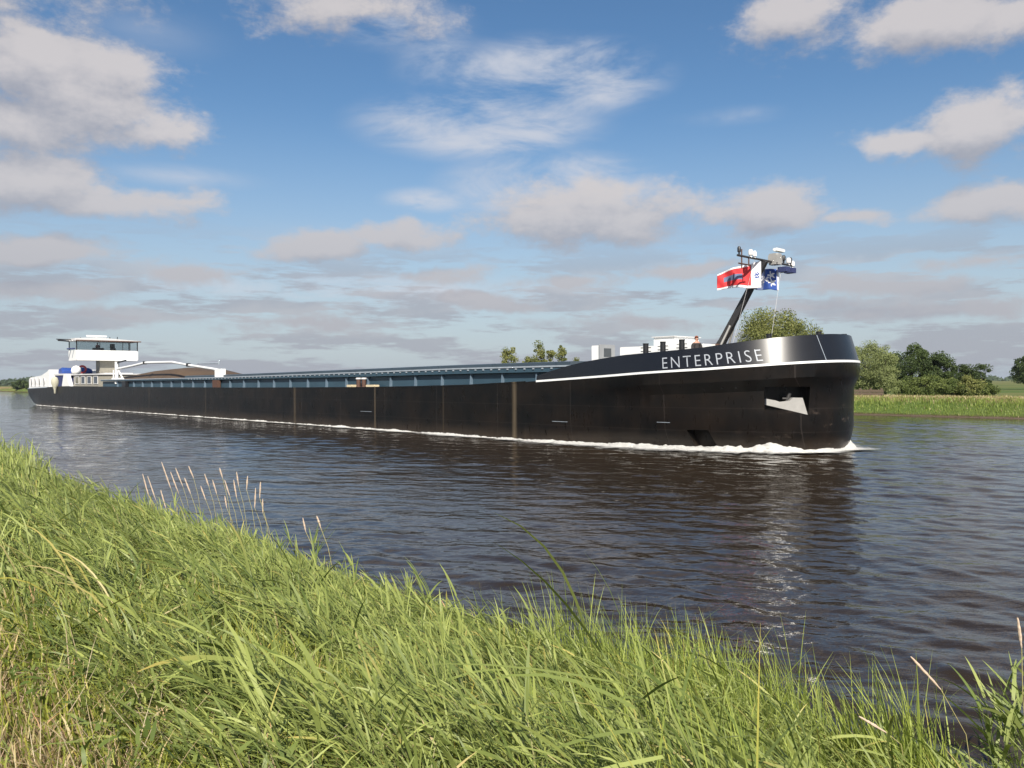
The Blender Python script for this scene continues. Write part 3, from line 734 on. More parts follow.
# wheelhouse on its column
def wheelhouse():
    s1, s0, t0, t1 = 20.0, 16.0, 2.0, 10.9
    bm = bmesh.new(); box(bm, s0, s1, t0, t1, 7.05, 8.62); bmesh.ops.bevel(bm, geom=bm.edges[:], offset=.12, segments=3)
    wh = build('wheelhouse', bm, M['white'], barge, 40)
    bm = bmesh.new()
    for k in range(9):
        t = t0+.08+(t1-t0-.16)*k/8; wdt = .035 if k not in (0, 8) else .07
        if k in (0, 8, 6, 7): bm = bmesh.new(); box(bm, s1-.12, s1-.04, t-wdt, t+wdt, 8.6, 10.0); build('window_post', bm, M['dark'], wh)
        if k in (0, 4, 8): bm = bmesh.new(); box(bm, s0+.04, s0+.12, t-wdt, t+wdt, 8.6, 10.0); build('window_post', bm, M['dark'], wh)
    gm, nt, p, out = node_mat('clear_glass'); 
    tr = nt.nodes.new('ShaderNodeBsdfTransparent'); tr.inputs[0].default_value = (.80,.83,.84,1); gl = nt.nodes.new('ShaderNodeBsdfGlossy'); gl.inputs['Roughness'].default_value = .03
    fr = nt.nodes.new('ShaderNodeFresnel'); fr.inputs[0].default_value = 1.45; mx = nt.nodes.new('ShaderNodeMixShader')
    nt.links.new(fr.outputs[0], mx.inputs[0]); nt.links.new(tr.outputs[0], mx.inputs[1]); nt.links.new(gl.outputs[0], mx.inputs[2]); nt.links.new(mx.outputs[0], out.inputs[0])
    bm = bmesh.new(); box(bm, s1-.09, s1-.07, t0+.1, t1-.1, 8.62, 9.98); build('window', bm, gm, wh)
    bm = bmesh.new(); box(bm, s0+.07, s0+.09, t0+.1, t1-.1, 8.62, 9.98); build('window', bm, gm, wh)
    bm = bmesh.new(); prism(bm, [(s0-.5,t0-.3,10.0),(s0-.5,t1+.3,10.0),(s0-.5,t1+.3,10.14),(s0-.5,B/2-1,10.55),(s0-.5,t0-.3,10.35)], (s1-s0+1.0,0,0)); bmesh.ops.recalc_face_normals(bm, faces=bm.faces)
    rf = build('roof', bm, M['offwhite'], wh)
    bm = bmesh.new(); box(bm, s1+.501, s1+.53, t0-.2, t1+.3, 9.96, 10.12); build('roof_edge', bm, M['rust'], rf)
    bm = bmesh.new(); box(bm, 17.8, 18.1, 4.0, 6.9, 10.75, 10.98); bmesh.ops.bevel(bm, geom=bm.edges[:], offset=.06, segments=2); tube(bm, [(17.95,5.4,10.3),(17.95,5.4,10.8)], .12, 8); build('radar_scanner', bm, M['white'], wh, 40)
    bm = bmesh.new()
    for t in (3.0, 7.2, 8.3): bm = bmesh.new(); tube(bm, [(18.5, t, 10.35),(18.5, t, 10.35+random.uniform(.2,.5))], .06, 6); build('roof_aerial', bm, M['dark'], wh)
    bm = bmesh.new()
    tube(bm, [(18.5,-.3,10.2),(18.5,2.4,10.2)], .07, 6); tube(bm, [(18.5,-.1,10.05),(18.5,1.4,9.95)], .13, 6); build('lamp_outrigger', bm, M['dark'], wh)
    bm = bmesh.new(); tube(bm, [(19,1.0,8.75),(19,2.1,8.85)], .12, 6); build('side_lamp', bm, M['navy'], wh)
    bm = bmesh.new(); box(bm, 17, 19, 5.6, 8.4, 3.3, 7.05); 
    for k in range(6): box(bm, 19.0, 19.03, 5.75+k*.45, 5.85+k*.45, 3.4, 7.0)
    build('lifting_column', bm, M['sand'], barge)
    bm = bmesh.new(); box(bm, 19.3, 21.5, 5.5, 9.6, 4.6, 5.15); build('column_step', bm, M['offwhite'], barge)
    # helmsman's chair
    bm = bmesh.new(); box(bm, 17.4, 18.0, 7.55, 8.25, 8.70, 9.05); box(bm, 17.3, 17.45, 7.55, 8.25, 9.05, 9.75); box(bm, 17.6,17.8,7.8,8.0,8.62,8.7); bmesh.ops.bevel(bm, geom=bm.edges[:], offset=.03, segments=1)
    build('helm_chair', bm, M['dark'], wh)
    bm = bmesh.new(); box(bm, 18.7, 19.3, 4.6, 6.1, 8.62, 9.0); bmesh.ops.bevel(bm, geom=bm.edges[:], offset=.05, segments=1); build('console', bm, M['dark'], wh)
wheelhouse()

# stern accommodation
def stern():
    # white deckhouse with arched windows
    s0, s1 = -1.2, 11.2; t0, t1 = .45, B-.45
    bm = bmesh.new(); prism(bm, [(s0,t0,2.75),(s1,t0,2.9),(s1,t0,5.75),(s1-1.0,t0,5.45),(s1-4.6,t0,4.85),(s0+.6,t0,4.55),(s0,t0,4.2)], (0,t1-t0,0)); bmesh.ops.recalc_face_normals(bm, faces=bm.faces)
    bmesh.ops.bevel(bm, geom=bm.edges[:], offset=.08, segments=2)
    dh = build('deckhouse', bm, M['white'], barge, 40)
    for s_ in (.6, 3.0, 5.6, 8.4):
        bm = bmesh.new(); pts = [(s_-.38,3.15),(s_+.38,3.15)] + [(s_+.38*math.cos(a), 4.0+.42*math.sin(a)) for a in [math.pi*k/8 for k in range(9)]]
        prism(bm, [(x, t0-.03, z) for x, z in pts], (0,.06,0)); bmesh.ops.recalc_face_normals(bm, faces=bm.faces); w = build('window', bm, M['glass'], dh)
        bm = bmesh.new(); tube(bm, [(x, t0-.035, z) for x, z in pts+[pts[0]]], .05, 5, False); build('window_frame', bm, M['offwhite'], w)
    # engine casing, its dark colour stands in for a shaded recess
    bm = bmesh.new(); box(bm, 12.4, 17.2, 1.0, B-1, 2.95, 4.8); build('engine_casing', bm, M['navy'], barge)
    bm = bmesh.new(); box(bm, 12.3, 17.6, .9, B-.9, 4.8, 5.05); bmesh.ops.bevel(bm, geom=bm.edges[:], offset=.04, segments=2); build('casing_roof', bm, M['offwhite'], barge)
    bm = bmesh.new(); prism(bm, [(17.3,.7,3.1),(21.5,.7,3.15),(19.9,.7,4.9),(18.3,.7,5.0)], (0,.5,0)); bmesh.ops.recalc_face_normals(bm, faces=bm.faces); build('windbreak', bm, M['white'], barge)
    bm = bmesh.new(); box(bm, 21.6, 33.5, 1.2, B-1.2, 3.1, 4.75); gh = build('hold_end_house', bm, M['sand'], barge)
    bm = bmesh.new(); box(bm, 21.4, 33.7, 1.0, B-1.0, 4.753, 4.9); build('roof', bm, M['offwhite'], gh)
    for k in range(4):
        s_ = 22.6+k*2.9; bm = bmesh.new(); box(bm, s_, s_+1.7, 1.16, 1.197, 3.55, 4.5); w = build('window', bm, M['glass'], gh)
        bm = bmesh.new()
        for a in (((s_-.08,s_),(3.47,4.58)),((s_+1.7,s_+1.78),(3.47,4.58)),((s_,s_+1.7),(4.5,4.58)),((s_,s_+1.7),(3.47,3.55))): box(bm, a[0][0], a[0][1], 1.13, 1.199, a[1][0], a[1][1])
        build('window_frame', bm, M['offwhite'], w)
    # white satellite dome
    bm = bmesh.new(); lathe(bm, [(.25,-.5),(.3,-.1),(.62,.1),(.70,.5),(.62,.9),(.38,1.15),(.05,1.25)], (19.2, 2.2, 5.0), 16); build('satellite_dome', bm, M['white'], barge, 60)
    # pale fender hung over the side
    bm = bmesh.new(); lathe(bm, [(.05,-1.5),(.14,-1.4),(.16,-.9),(.30,-.5),(.48,.0),(.50,.5),(.40,.9),(.1,1.1)], (17.4, -.25, 3.5), 14); build('fender', bm, mat('fender_canvas', (.45,.43,.33), .8), barge, 60)
    # brown tarpaulin ridge over the after hold
    bm = bmesh.new(); prof = [(34.5,3.95),(36.0,4.15),(50.5,5.28),(57.0,5.40),(63.5,4.45),(63.8,4.2)]
    rings = []
    for t, k in ((1.6,.0),(2.6,.82),(4.2,.98),(B/2,1.02),(B-4.2,.98),(B-2.6,.82),(B-1.6,0)):
        rings.append([bm.verts.new((s, t, 3.95+(z-3.95)*k+random.uniform(-.03,.03))) for s, z in prof])
    for a, b in zip(rings, rings[1:]):
        for i in range(len(prof)-1): bm.faces.new((a[i], a[i+1], b[i+1], b[i]))
    bmesh.ops.recalc_face_normals(bm, faces=bm.faces); build('hold_tarpaulin', bm, M['brown'], barge, 35)
    # white deck crane, boom lying forward
    bm = bmesh.new(); t = 1.0; b0 = 41.5
    tube(bm, [(b0,t,3.5),(b0,t,6.35)], .24, 10); tube(bm, [(b0-1.6,t,4.1),(b0+.1,t,4.05),(b0+2.4,t,4.1)], .17, 8)
    tube(bm, [(b0+.1,t,5.6),(b0+2.3,t,4.2)], .10, 6); tube(bm, [(b0-1.3,t,4.1),(b0-1.25,t,5.3)], .08, 6)
    cr = build('crane_post', bm, M['white'], barge, 50)
    bm = bmesh.new(); tube(bm, [(b0,t,5.4),(b0+6,t,5.72),(52.0,t,6.02),(60.5,t,5.92),(64.5,t,5.55),(71.4,t,5.0),(73.0,t,4.85)], [.16,.15,.15,.14,.12,.13,.14], 8)
    build('crane_boom', bm, M['white'], barge, 50)
    bm = bmesh.new(); tube(bm, [(b0,t,6.2),(b0+3.5,t,6.45)], .10, 6); build('crane_ram', bm, M['dark'], cr)
    for s_ in (51.8, 65.0):
        z_ = 6.02 if s_ < 60 else 5.52
        bm = bmesh.new(); lathe(bm, [(.05,-.2),(.24,-.18),(.24,.18),(.05,.2)], (s_,t,z_), 10); build('boom_joint', bm, M['dark'], barge, 40)
    bm = bmesh.new(); box(bm, 72.4, 73.9, t-.25, t+.25, 4.15, 4.98); bmesh.ops.bevel(bm, geom=bm.edges[:], offset=.05, segments=1); build('boom_rest', bm, M['white'], barge)
    bm = bmesh.new(); tube(bm, [(67.5,t,5.62),(72.9,t,5.55)], .09, 6); tube(bm, [(72.9,t,5.45),(72.95,t,5.85)], .12, 6); build('jib', bm, M['rail'], barge)
    bm = bmesh.new(); box(bm, 72.4, 73.6, .5, .85, 3.1, 3.85); build('gangway_locker', bm, M['rust'], barge)
    bm = bmesh.new(); box(bm, 45.0, 46.3, .5, .9, 3.05, 3.8); build('gangway_locker', bm, M['dark'], barge)
    # rail stanchions by the stern
    bm = bmesh.new()
    for s_ in (12.6, 14.0, 15.4): tube(bm, [(s_, .3, 2.8),(s_,.3,3.87)], .03, 5)
    tube(bm, [(12.6,.3,3.85),(15.4,.3,3.9)], .03, 5); build('guard_rail', bm, M['white'], barge)
stern()

# ------------------------------------------------------------------ things carried aboard
def l2w(s, t, z): return Vector((S0.x + s*HX + t*PX, S0.y + s*HY + t*PY, z))
def aboard(name, m, fn, loc, label, cat, smooth=40):
    bm = bmesh.new(); fn(bm); o = build(name, bm, m, None, smooth); o.location = l2w(*loc); o.rotation_euler = (0,0,-A); return tag(o, label, cat)
def _tarp(bm):
    prof = [(-1.1,0),(-1.15,.45),(-.8,.85),(0,.95),(.8,.8),(1.15,.4),(1.1,0)]
    rings = [[bm.verts.new((x*k+0, y*1.0, z*k2)) for x, z in prof] for y, k, k2 in ((-2.2,.85,.8),(-1.9,1,1),(-.5,1.02,.92),(.8,1,1.04),(1.9,1,.95),(2.2,.8,.75))]
    for a, b in zip(rings, rings[1:]):
        for i in range(len(prof)-1): bm.faces.new((a[i], a[i+1], b[i+1], b[i]))
    bm.faces.new(rings[0]); bm.faces.new(rings[-1][::-1]); bmesh.ops.recalc_face_normals(bm, faces=bm.faces)
aboard('tarpaulin_bundle', M['tarp'], _tarp, (13.7, 3.6, 5.1), 'bright blue tarpaulin bundle lying on the casing roof behind the wheelhouse', 'tarpaulin')
def _ring(bm):
    pts = [(0, .5*math.cos(a), .62+.5*math.sin(a)) for a in [2*math.pi*k/20 for k in range(21)]]
    tube(bm, pts, .16, 8, False)
    tube(bm, [(0,0,-.02),(0,0,.16)], .05, 6)
aboard('lifebuoy', M['buoy'], _ring, (17.2, 3.6, 5.1), 'red ring lifebuoy standing upright beside the white satellite dome', 'lifebuoy')

def flag(name, label, hoist, height, length, kind, ang, seed):
    n, m_ = 40, 26; bm = bmesh.new(); r_ = random.Random(seed); ph = r_.random()*6
    g = []
    dirv = Vector((math.cos(ang), math.sin(ang), 0)); nv = Vector((-dirv.y, dirv.x, 0))
    for i in range(n+1):
        col = []
        for j in range(m_+1):
            f, h = i/n, j/m_
            w = .20*f**.5*math.sin(f*9.5+ph+h*1.6) + .09*math.sin(f*19+h*4+ph)*f**.7
            z = -h*height*(1-TAP[kind]*f) - SAG[kind]*f*length - .07*math.sin(f*6+ph)*f
            col.append(bm.verts.new(dirv*f*length*.95 + nv*w + Vector((0,0,z))))
        g.append(col)
    def pick(f, h):
        if kind == 'red':
            if f < .22: return 1 if not (.05 < f < .16 and .40 < h < .62 and (int(f*60)+int(h*24)) % 3) else 2
            if h < .09 or h > .90: return 1
            if .42 < f < .86 and abs(h-.48) < .13: return 3
            return 0
        if kind == 'blue':
            if f < .06: return 1
            for cx, cy in ((.27,.30),(.24,.66),(.50,.5)):
                dx, dy = (f-cx)*1.2, (h-cy); rr = math.hypot(dx, dy); an = math.atan2(dy, dx)
                if rr < .10*(1.25+.75*math.cos(5*an)): return 1
            return 3 if f > .5 else 2  # outer half in slate blue: shadow of the fold put into the cloth colour
    for i in range(n):
        for j in range(m_):
            fc = bm.faces.new((g[i][j], g[i+1][j], g[i+1][j+1], g[i][j+1])); fc.material_index = pick((i+.5)/n, (j+.5)/m_)
    o = build(name, bm, None, None, 60, mats=[M['red'], M['fwhite'], M['fblue'], M['fslate']])
    sol = o.modifiers.new('thick', 'SOLIDIFY'); sol.thickness = .006
    o.location = hoist; return tag(o, label, 'flag')
SAG = {'red': .26, 'blue': .02}; TAP = {'red': .42, 'blue': .12}
flag('flag', 'red flag with white hoist panel and grey-blue emblem streaming from the bow mast', l2w(MTOP.x-.1, B/2+.1, 9.95) + Vector((-.25,-.25,.0)), 1.45, 2.4, 'red', math.pi-.12, 3)
flag('flag', 'blue flag with white stars flying on the right of the bow mast', l2w(MTOP.x-.35, B/2+2.1, 9.75), 1.2, 1.75, 'blue', math.pi+.1, 5)

# ------------------------------------------------------------------ people
def person(loc, rz, label, shirt, hair, scale=1.0, arms='rail', cat='person'):
    root = empty('person', loc, rz, label, cat)
    def skin(name, J, E, rad, m, parent, sub=2):
        me = bpy.data.meshes.new(name); me.from_pydata([Vector(j)*scale for j in J], E, []); ob = bpy.data.objects.new(name, me); link(ob)
        md = ob.modifiers.new('s', 'SKIN'); 
        for v, r_ in zip(me.skin_vertices[0].data, rad): v.radius = (r_[0]*scale, r_[1]*scale) if isinstance(r_, tuple) else (r_*scale, r_*scale)
        me.skin_vertices[0].data[0].use_root = True
        ob.modifiers.new('ss', 'SUBSURF').levels = sub
        bpy.context.view_layer.update()
        m2 = bpy.data.meshes.new_from_object(ob.evaluated_get(bpy.context.evaluated_depsgraph_get()))
        ob.modifiers.clear(); ob.data = m2; m2.materials.clear(); m2.materials.append(m); m2.polygons.foreach_set('use_smooth', [True]*len(m2.polygons)); ob.parent = parent
        return ob
    # +x is the way the figure faces
    J = [(0,0,.95),(0,0,1.12),(0,0,1.33),(0,0,1.44),(.02,0,1.53),(.03,0,1.62),(.02,0,1.70),
         (0,.10,.90),(.02,.11,.50),(0,.12,.09),(.16,.13,.03),(0,-.10,.90),(.02,-.11,.50),(0,-.12,.09),(.16,-.13,.03),
         (0,.19,1.39),(.03,.26,1.12),(.24,.24,1.02),(.33,.23,1.02),(0,-.19,1.39),(.03,-.26,1.12),(.24,-.24,1.02),(.33,-.23,1.02)]
    E = [(0,1),(1,2),(2,3),(3,4),(4,5),(5,6),(0,7),(7,8),(8,9),(9,10),(0,11),(11,12),(12,13),(13,14),(3,15),(15,16),(16,17),(17,18),(3,19),(19,20),(20,21),(21,22)]
    rad = [(.13,.16),(.12,.15),(.13,.17),(.09,.10),.055,.095,.085,.095,.065,.045,.045,.095,.065,.045,.045,.07,.05,.038,.03,.07,.05,.038,.03]
    body = skin('body', J, E, rad, M['skin'], root)
    # jacket and trousers: shells just outside the body
    Jj = [J[1],J[2],J[3],J[15],J[16],J[17],J[19],J[20],J[21],(0,0,.92)]
    skin('jacket', Jj, [(0,1),(1,2),(2,3),(3,4),(4,5),(2,6),(6,7),(7,8),(0,9)], [(.15,.18),(.16,.20),(.13,.16),.108,.085,.06,.108,.085,.06,(.16,.19)], shirt, root)
    skin('trousers', [J[0],J[7],J[8],(0,.12,.12),J[11],J[12],(0,-.12,.12)], [(0,1),(1,2),(2,3),(0,4),(4,5),(5,6)], [(.145,.175),.11,.08,.062,.11,.08,.062], M['navy'], root)
    bm = bmesh.new(); bmesh.ops.create_icosphere(bm, subdivisions=3, radius=.118*scale, matrix=Matrix.Translation(Vector((.005,0,1.69))*scale) @ Matrix.Diagonal((1,.9,1.02,1)))
    bmesh.ops.delete(bm, geom=[v for v in bm.verts if v.co.z < 1.66*scale and v.co.x > -.02*scale or (v.co.x > .07*scale and v.co.z < 1.74*scale)], context='VERTS')
    build('hair', bm, hair, root, 60)
    for y_ in (.035, -.035):
        bm = bmesh.new(); bmesh.ops.create_uvsphere(bm, u_segments=8, v_segments=6, radius=.014*scale, matrix=Matrix.Translation(Vector((.112,y_,1.655))*scale)); build('eye', bm, M['dark'], root)
    bm = bmesh.new(); bmesh.ops.create_cone(bm, cap_ends=True, segments=6, radius1=.02*scale, radius2=.006*scale, depth=.05*scale, matrix=Matrix.Translation(Vector((.13,0,1.63))*scale)); build('nose', bm, M['skin'], root)
    # hands with separate fingers curled forward
    for sy_ in (1, -1):
        bm = bmesh.new(); w = Vector((.33, .23*sy_, 1.02))
        box(bm, .33*scale, .41*scale, (.23*sy_-.04)*scale, (.23*sy_+.04)*scale, 1.005*scale, 1.035*scale)
        bmesh.ops.bevel(bm, geom=bm.edges[:], offset=.01*scale, segments=2)
        for k, ln in enumerate((.055,.065,.06,.048)):
            y_ = .23*sy_ + (k-1.5)*.021*sy_*-1
            tube(bm, [Vector((.40,y_,1.02))*scale, Vector((.41+ln*.6,y_,1.015))*scale, Vector((.41+ln*.8,y_,.985))*scale], [.010*scale,.009*scale,.007*scale], 6)
        tube(bm, [Vector((.35,.23*sy_-.035*sy_,1.015))*scale, Vector((.39,.23*sy_-.065*sy_,1.005))*scale, Vector((.42,.23*sy_-.06*sy_,.995))*scale], [.012*scale,.010*scale,.008*scale], 6)
        build('hand', bm, M['skin'], root, 50)
    return root
person(l2w(128.4, 3.0, 4.16), -A-R(30), 'red-haired person in a dark jacket standing behind the bow bulwark right of the bollards', M['cloth'], M['hair'])
person(l2w(18.9, 5.3, 8.0), -A, 'person in a maroon shirt standing at the console inside the wheelhouse', M['clothr'], M['hairb'])

# ------------------------------------------------------------------ foam along the hull
def foam():
    m, nt, p, out = node_mat('foam'); L = nt.links.new
    p.inputs['Base Color'].default_value = (.74, .73, .69, 1); p.inputs['Roughness'].default_value = .8
    tc = nt.nodes.new('ShaderNodeTexCoord'); n = nt.nodes.new('ShaderNodeTexNoise'); n.inputs['Scale'].default_value = 3.2; n.inputs['Detail'].default_value = 9; n.inputs['Roughness'].default_value = .75
    mp = nt.nodes.new('ShaderNodeMapping'); mp.inputs['Scale'].default_value = (.35,1,1); L(tc.outputs['Object'], mp.inputs[0]); L(mp.outputs[0], n.inputs['Vector'])
    at = nt.nodes.new('ShaderNodeAttribute'); at.attribute_name = 'tint'; sp = nt.nodes.new('ShaderNodeSeparateColor'); L(at.outputs['Color'], sp.inputs[0])
    ad = nt.nodes.new('ShaderNodeMath'); ad.operation = 'ADD'; L(n.outputs[0], ad.inputs[0]); L(sp.outputs[0], ad.inputs[1])
    mr = nt.nodes.new('ShaderNodeMapRange'); L(ad.outputs[0], mr.inputs[0]); mr.inputs[1].default_value = .98; mr.inputs[2].default_value = 1.30
    L(mr.outputs[0], p.inputs['Alpha'])
    b = nt.nodes.new('ShaderNodeBump'); b.inputs['Strength'].default_value = 1; b.inputs['Distance'].default_value = .35; L(n.outputs[0], b.inputs['Height']); L(b.outputs[0], p.inputs['Normal'])
    # path: starboard waterline outline, offset outward
    n_ = len(MP); path = []
    wl = row(lambda s: .0, lambda s: 1.28*sstep(s,118,131.5)*(1-.55*sstep(s,133.2,135.4)) + 1.7*(1-sstep(s,-3.0,8)))[:n_+30]
    pts = [Vector((x, y, 0)) for x, y, z in wl]
    # resample
    arc = np.r_[0, np.cumsum([(b_-a_).length for a_, b_ in zip(pts, pts[1:])])]
    P = np.array([[q.x, q.y] for q in pts]); S = np.arange(2.0, arc[-1], .12)
    X = np.interp(S, arc, P[:,0]); Y = np.interp(S, arc, P[:,1])
    dx = np.gradient(X); dy = np.gradient(Y); l = np.hypot(dx, dy)+1e-9; nx, ny = dy/l, -dx/l
    rows = 22; W_ = np.interp(X, [0,20,60,90,110,122,130,136], [1.2,1.2,1.2,1.3,1.6,2.2,2.5,1.1]); 
    Hh = np.interp(X, [0,60,100,118,124,128,131,134,136], [.05,.06,.07,.08,.12,.16,.26,.36,.08])
    dens = np.interp(X, [0,10,40,90,118,122,140], [.68,.68,.68,.72,.76,.84,.84])
    nz = np.convolve(rng.normal(size=len(S)), np.ones(9)/9, 'same')*1.6; nz2 = np.convolve(rng.normal(size=len(S)), np.ones(3)/3, 'same')
    V = []; T = []
    for k in range(rows):
        f = k/(rows-1); f2 = f*2.2+.12; prof = math.sin(f2*math.pi)**.8 if f2 < 1 else 0
        h = Hh*prof*(1+.5*nz)*1.0 + .05 + .02*rng.normal(size=len(S))*(prof > .1)
        w = W_*(1+.25*nz)*f - .30
        V.append(np.stack([X+nx*w, Y+ny*w, np.maximum(h, .035+.003*k)], -1)); tt = dens + (.10 if f < .42 else -.10) - .42*max(0, f-.42) + .08*nz2
        T.append(np.stack([tt, tt*0, tt*0], -1))
    V = np.stack(V, 1).reshape(-1, 3); T = np.stack(T, 1).reshape(-1, 3)
    i, j = np.meshgrid(np.arange(len(S)-1), np.arange(rows-1), indexing='ij'); a = (i*rows+j).ravel()
    q = np.stack([a, a+rows, a+rows+1, a+1], -1)
    o = np_mesh('bow_wave_foam', V, q, T, m, smooth=True); o.location = S0; o.rotation_euler = (0,0,-A)
    tag(o, 'white churned foam along the waterline of the black barge', 'foam', kind='stuff')
foam()

# ------------------------------------------------------------------ vegetation
def blades(root, az, lean, bend, Ln, W, nseg=4, prof='leaf', roll=None, fold=False):
    """vectorised leaf strips -> verts (N, 2(nseg+1), 3)"""
    N = len(root); k = np.arange(nseg+1)/nseg
    ang = lean[:,None] + bend[:,None]*(k[None,:]**1.3)
    seg = (Ln/nseg)[:,None]
    dh = np.sin(ang)*seg; dz = np.cos(ang)*seg
    hx = np.concatenate([np.zeros((N,1)), np.cumsum(dh[:,:-1], 1)], 1); hz = np.concatenate([np.zeros((N,1)), np.cumsum(dz[:,:-1], 1)], 1)
    ca, sa = np.cos(az)[:,None], np.sin(az)[:,None]
    C = np.stack([root[:,0:1]+hx*ca, root[:,1:2]+hx*sa, root[:,2:3]+hz], -1)
    if prof == 'leaf': wp = np.clip(1.5*(k+.12)**.45*(1-k)**.75, .02, None)
    elif prof == 'stalk': wp = 1-.6*k
    else: wp = np.clip((1-k)**.6, .03, None)
    if roll is None: roll = rng.uniform(-.6, .6, N)
    # width direction: horizontal perpendicular, rolled towards the blade normal
    wx, wy = -sa, ca
    nxv = np.cos(ang)*ca; nyv = np.cos(ang)*sa; nzv = -np.sin(ang)
    cr, sr = np.cos(roll)[:,None], np.sin(roll)[:,None]
    D = np.stack([wx*cr + nxv*sr, wy*cr + nyv*sr, nzv*sr], -1)
    hw = (W[:,None]*wp[None,:]*.5)[...,None]
    if fold:
        nn = np.cross(D, np.stack([nxv, nyv, nzv], -1)); nn = nn*(.45*hw)
        V = np.stack([C-D*hw+nn, C, C+D*hw+nn], 2); return V.reshape(N, (nseg+1)*3, 3)
    V = np.stack([C-D*hw, C+D*hw], 2)          # N, n+1, 2, 3
    return V.reshape(N, (nseg+1)*2, 3)
def strip_quads(N, nseg, w=2):
    b = (np.arange(nseg)[:,None]*w + np.arange(w-1)[None,:]).ravel(); q = np.stack([b, b+1, b+w+1, b+w], -1)
    return (np.arange(N)[:,None,None]*((nseg+1)*w) + q[None]).reshape(-1, 4)
class Veg:
    def __init__(s): s.V=[]; s.Q=[]; s.T=[]; s.n=0
    def add(s, V, nseg, tint, tipmul=None):
        N = V.shape[0]; w = V.shape[1]//(nseg+1); s.Q.append(strip_quads(N, nseg, w)+s.n); s.V.append(V.reshape(-1,3))
        t = np.repeat(tint[:,None,:], (nseg+1)*w, 1)
        if tipmul is not None:
            k = np.repeat(np.arange(nseg+1)/nseg, w)[None,:,None]
            tm = np.repeat(np.array(tipmul)[None,:], N, 0); b_ = rng.random(N) < .06; tm[b_] = (1.9, 1.25, 1.3)
            k = k**2.2; t = t*(1-k) + t*tm[:,None,:]*k
        s.T.append(t.reshape(-1,3)); s.n += N*(nseg+1)*w
    def build(s, name, m, label=None, cat=None, kind=None, parent=None):
        o = np_mesh(name, np.concatenate(s.V), np.concatenate(s.Q), np.clip(np.concatenate(s.T),0.004,1), m, smooth=True, parent=parent)
        return tag(o, label, cat, kind=kind)
def scatter(rho0, vmin, vmax, umin=-80, umax=8, fall=4.0, power=1.3):
    n = int((umax-umin)*(vmax-vmin)*rho0)
    u = rng.uniform(umin, umax, n); v = rng.uniform(vmin, vmax, n)
    x, y = u*HX+v*PX, u*HY+v*PY; r = np.hypot(x, y)
    p = 1/(1+(r/fall)**power)
    az = np.degrees(np.arctan2(x, y)); keep = (rng.random(n) < p) & (y > .6) & (np.abs(az) < 58) & (r > 1.3)
    return x[keep], y[keep], v[keep], r[keep], (1/p[keep])**.5
def colmix(a, b, t): return np.array(a)[None,:]*(1-t[:,None]) + np.array(b)[None,:]*t[:,None]
def patch(x, y, s=1.0, o=0): return .5+.5*np.clip((np.sin(x*1.1*s+o)+np.sin(y*1.5*s+1.3+o)+np.sin((x+y)*.7*s+2+o)+np.sin((x-y)*2.3*s+o))/2.6, -1, 1)
WIND = math.pi
def px2w(x, y, dist):
    """point at distance dist (metres along the view axis) seen at photo pixel x, y (measurement aid)"""
    return Vector(((x-512)/804*dist, dist, H+(383.5-.0049*x-y)/804*dist))
FG = 1.0
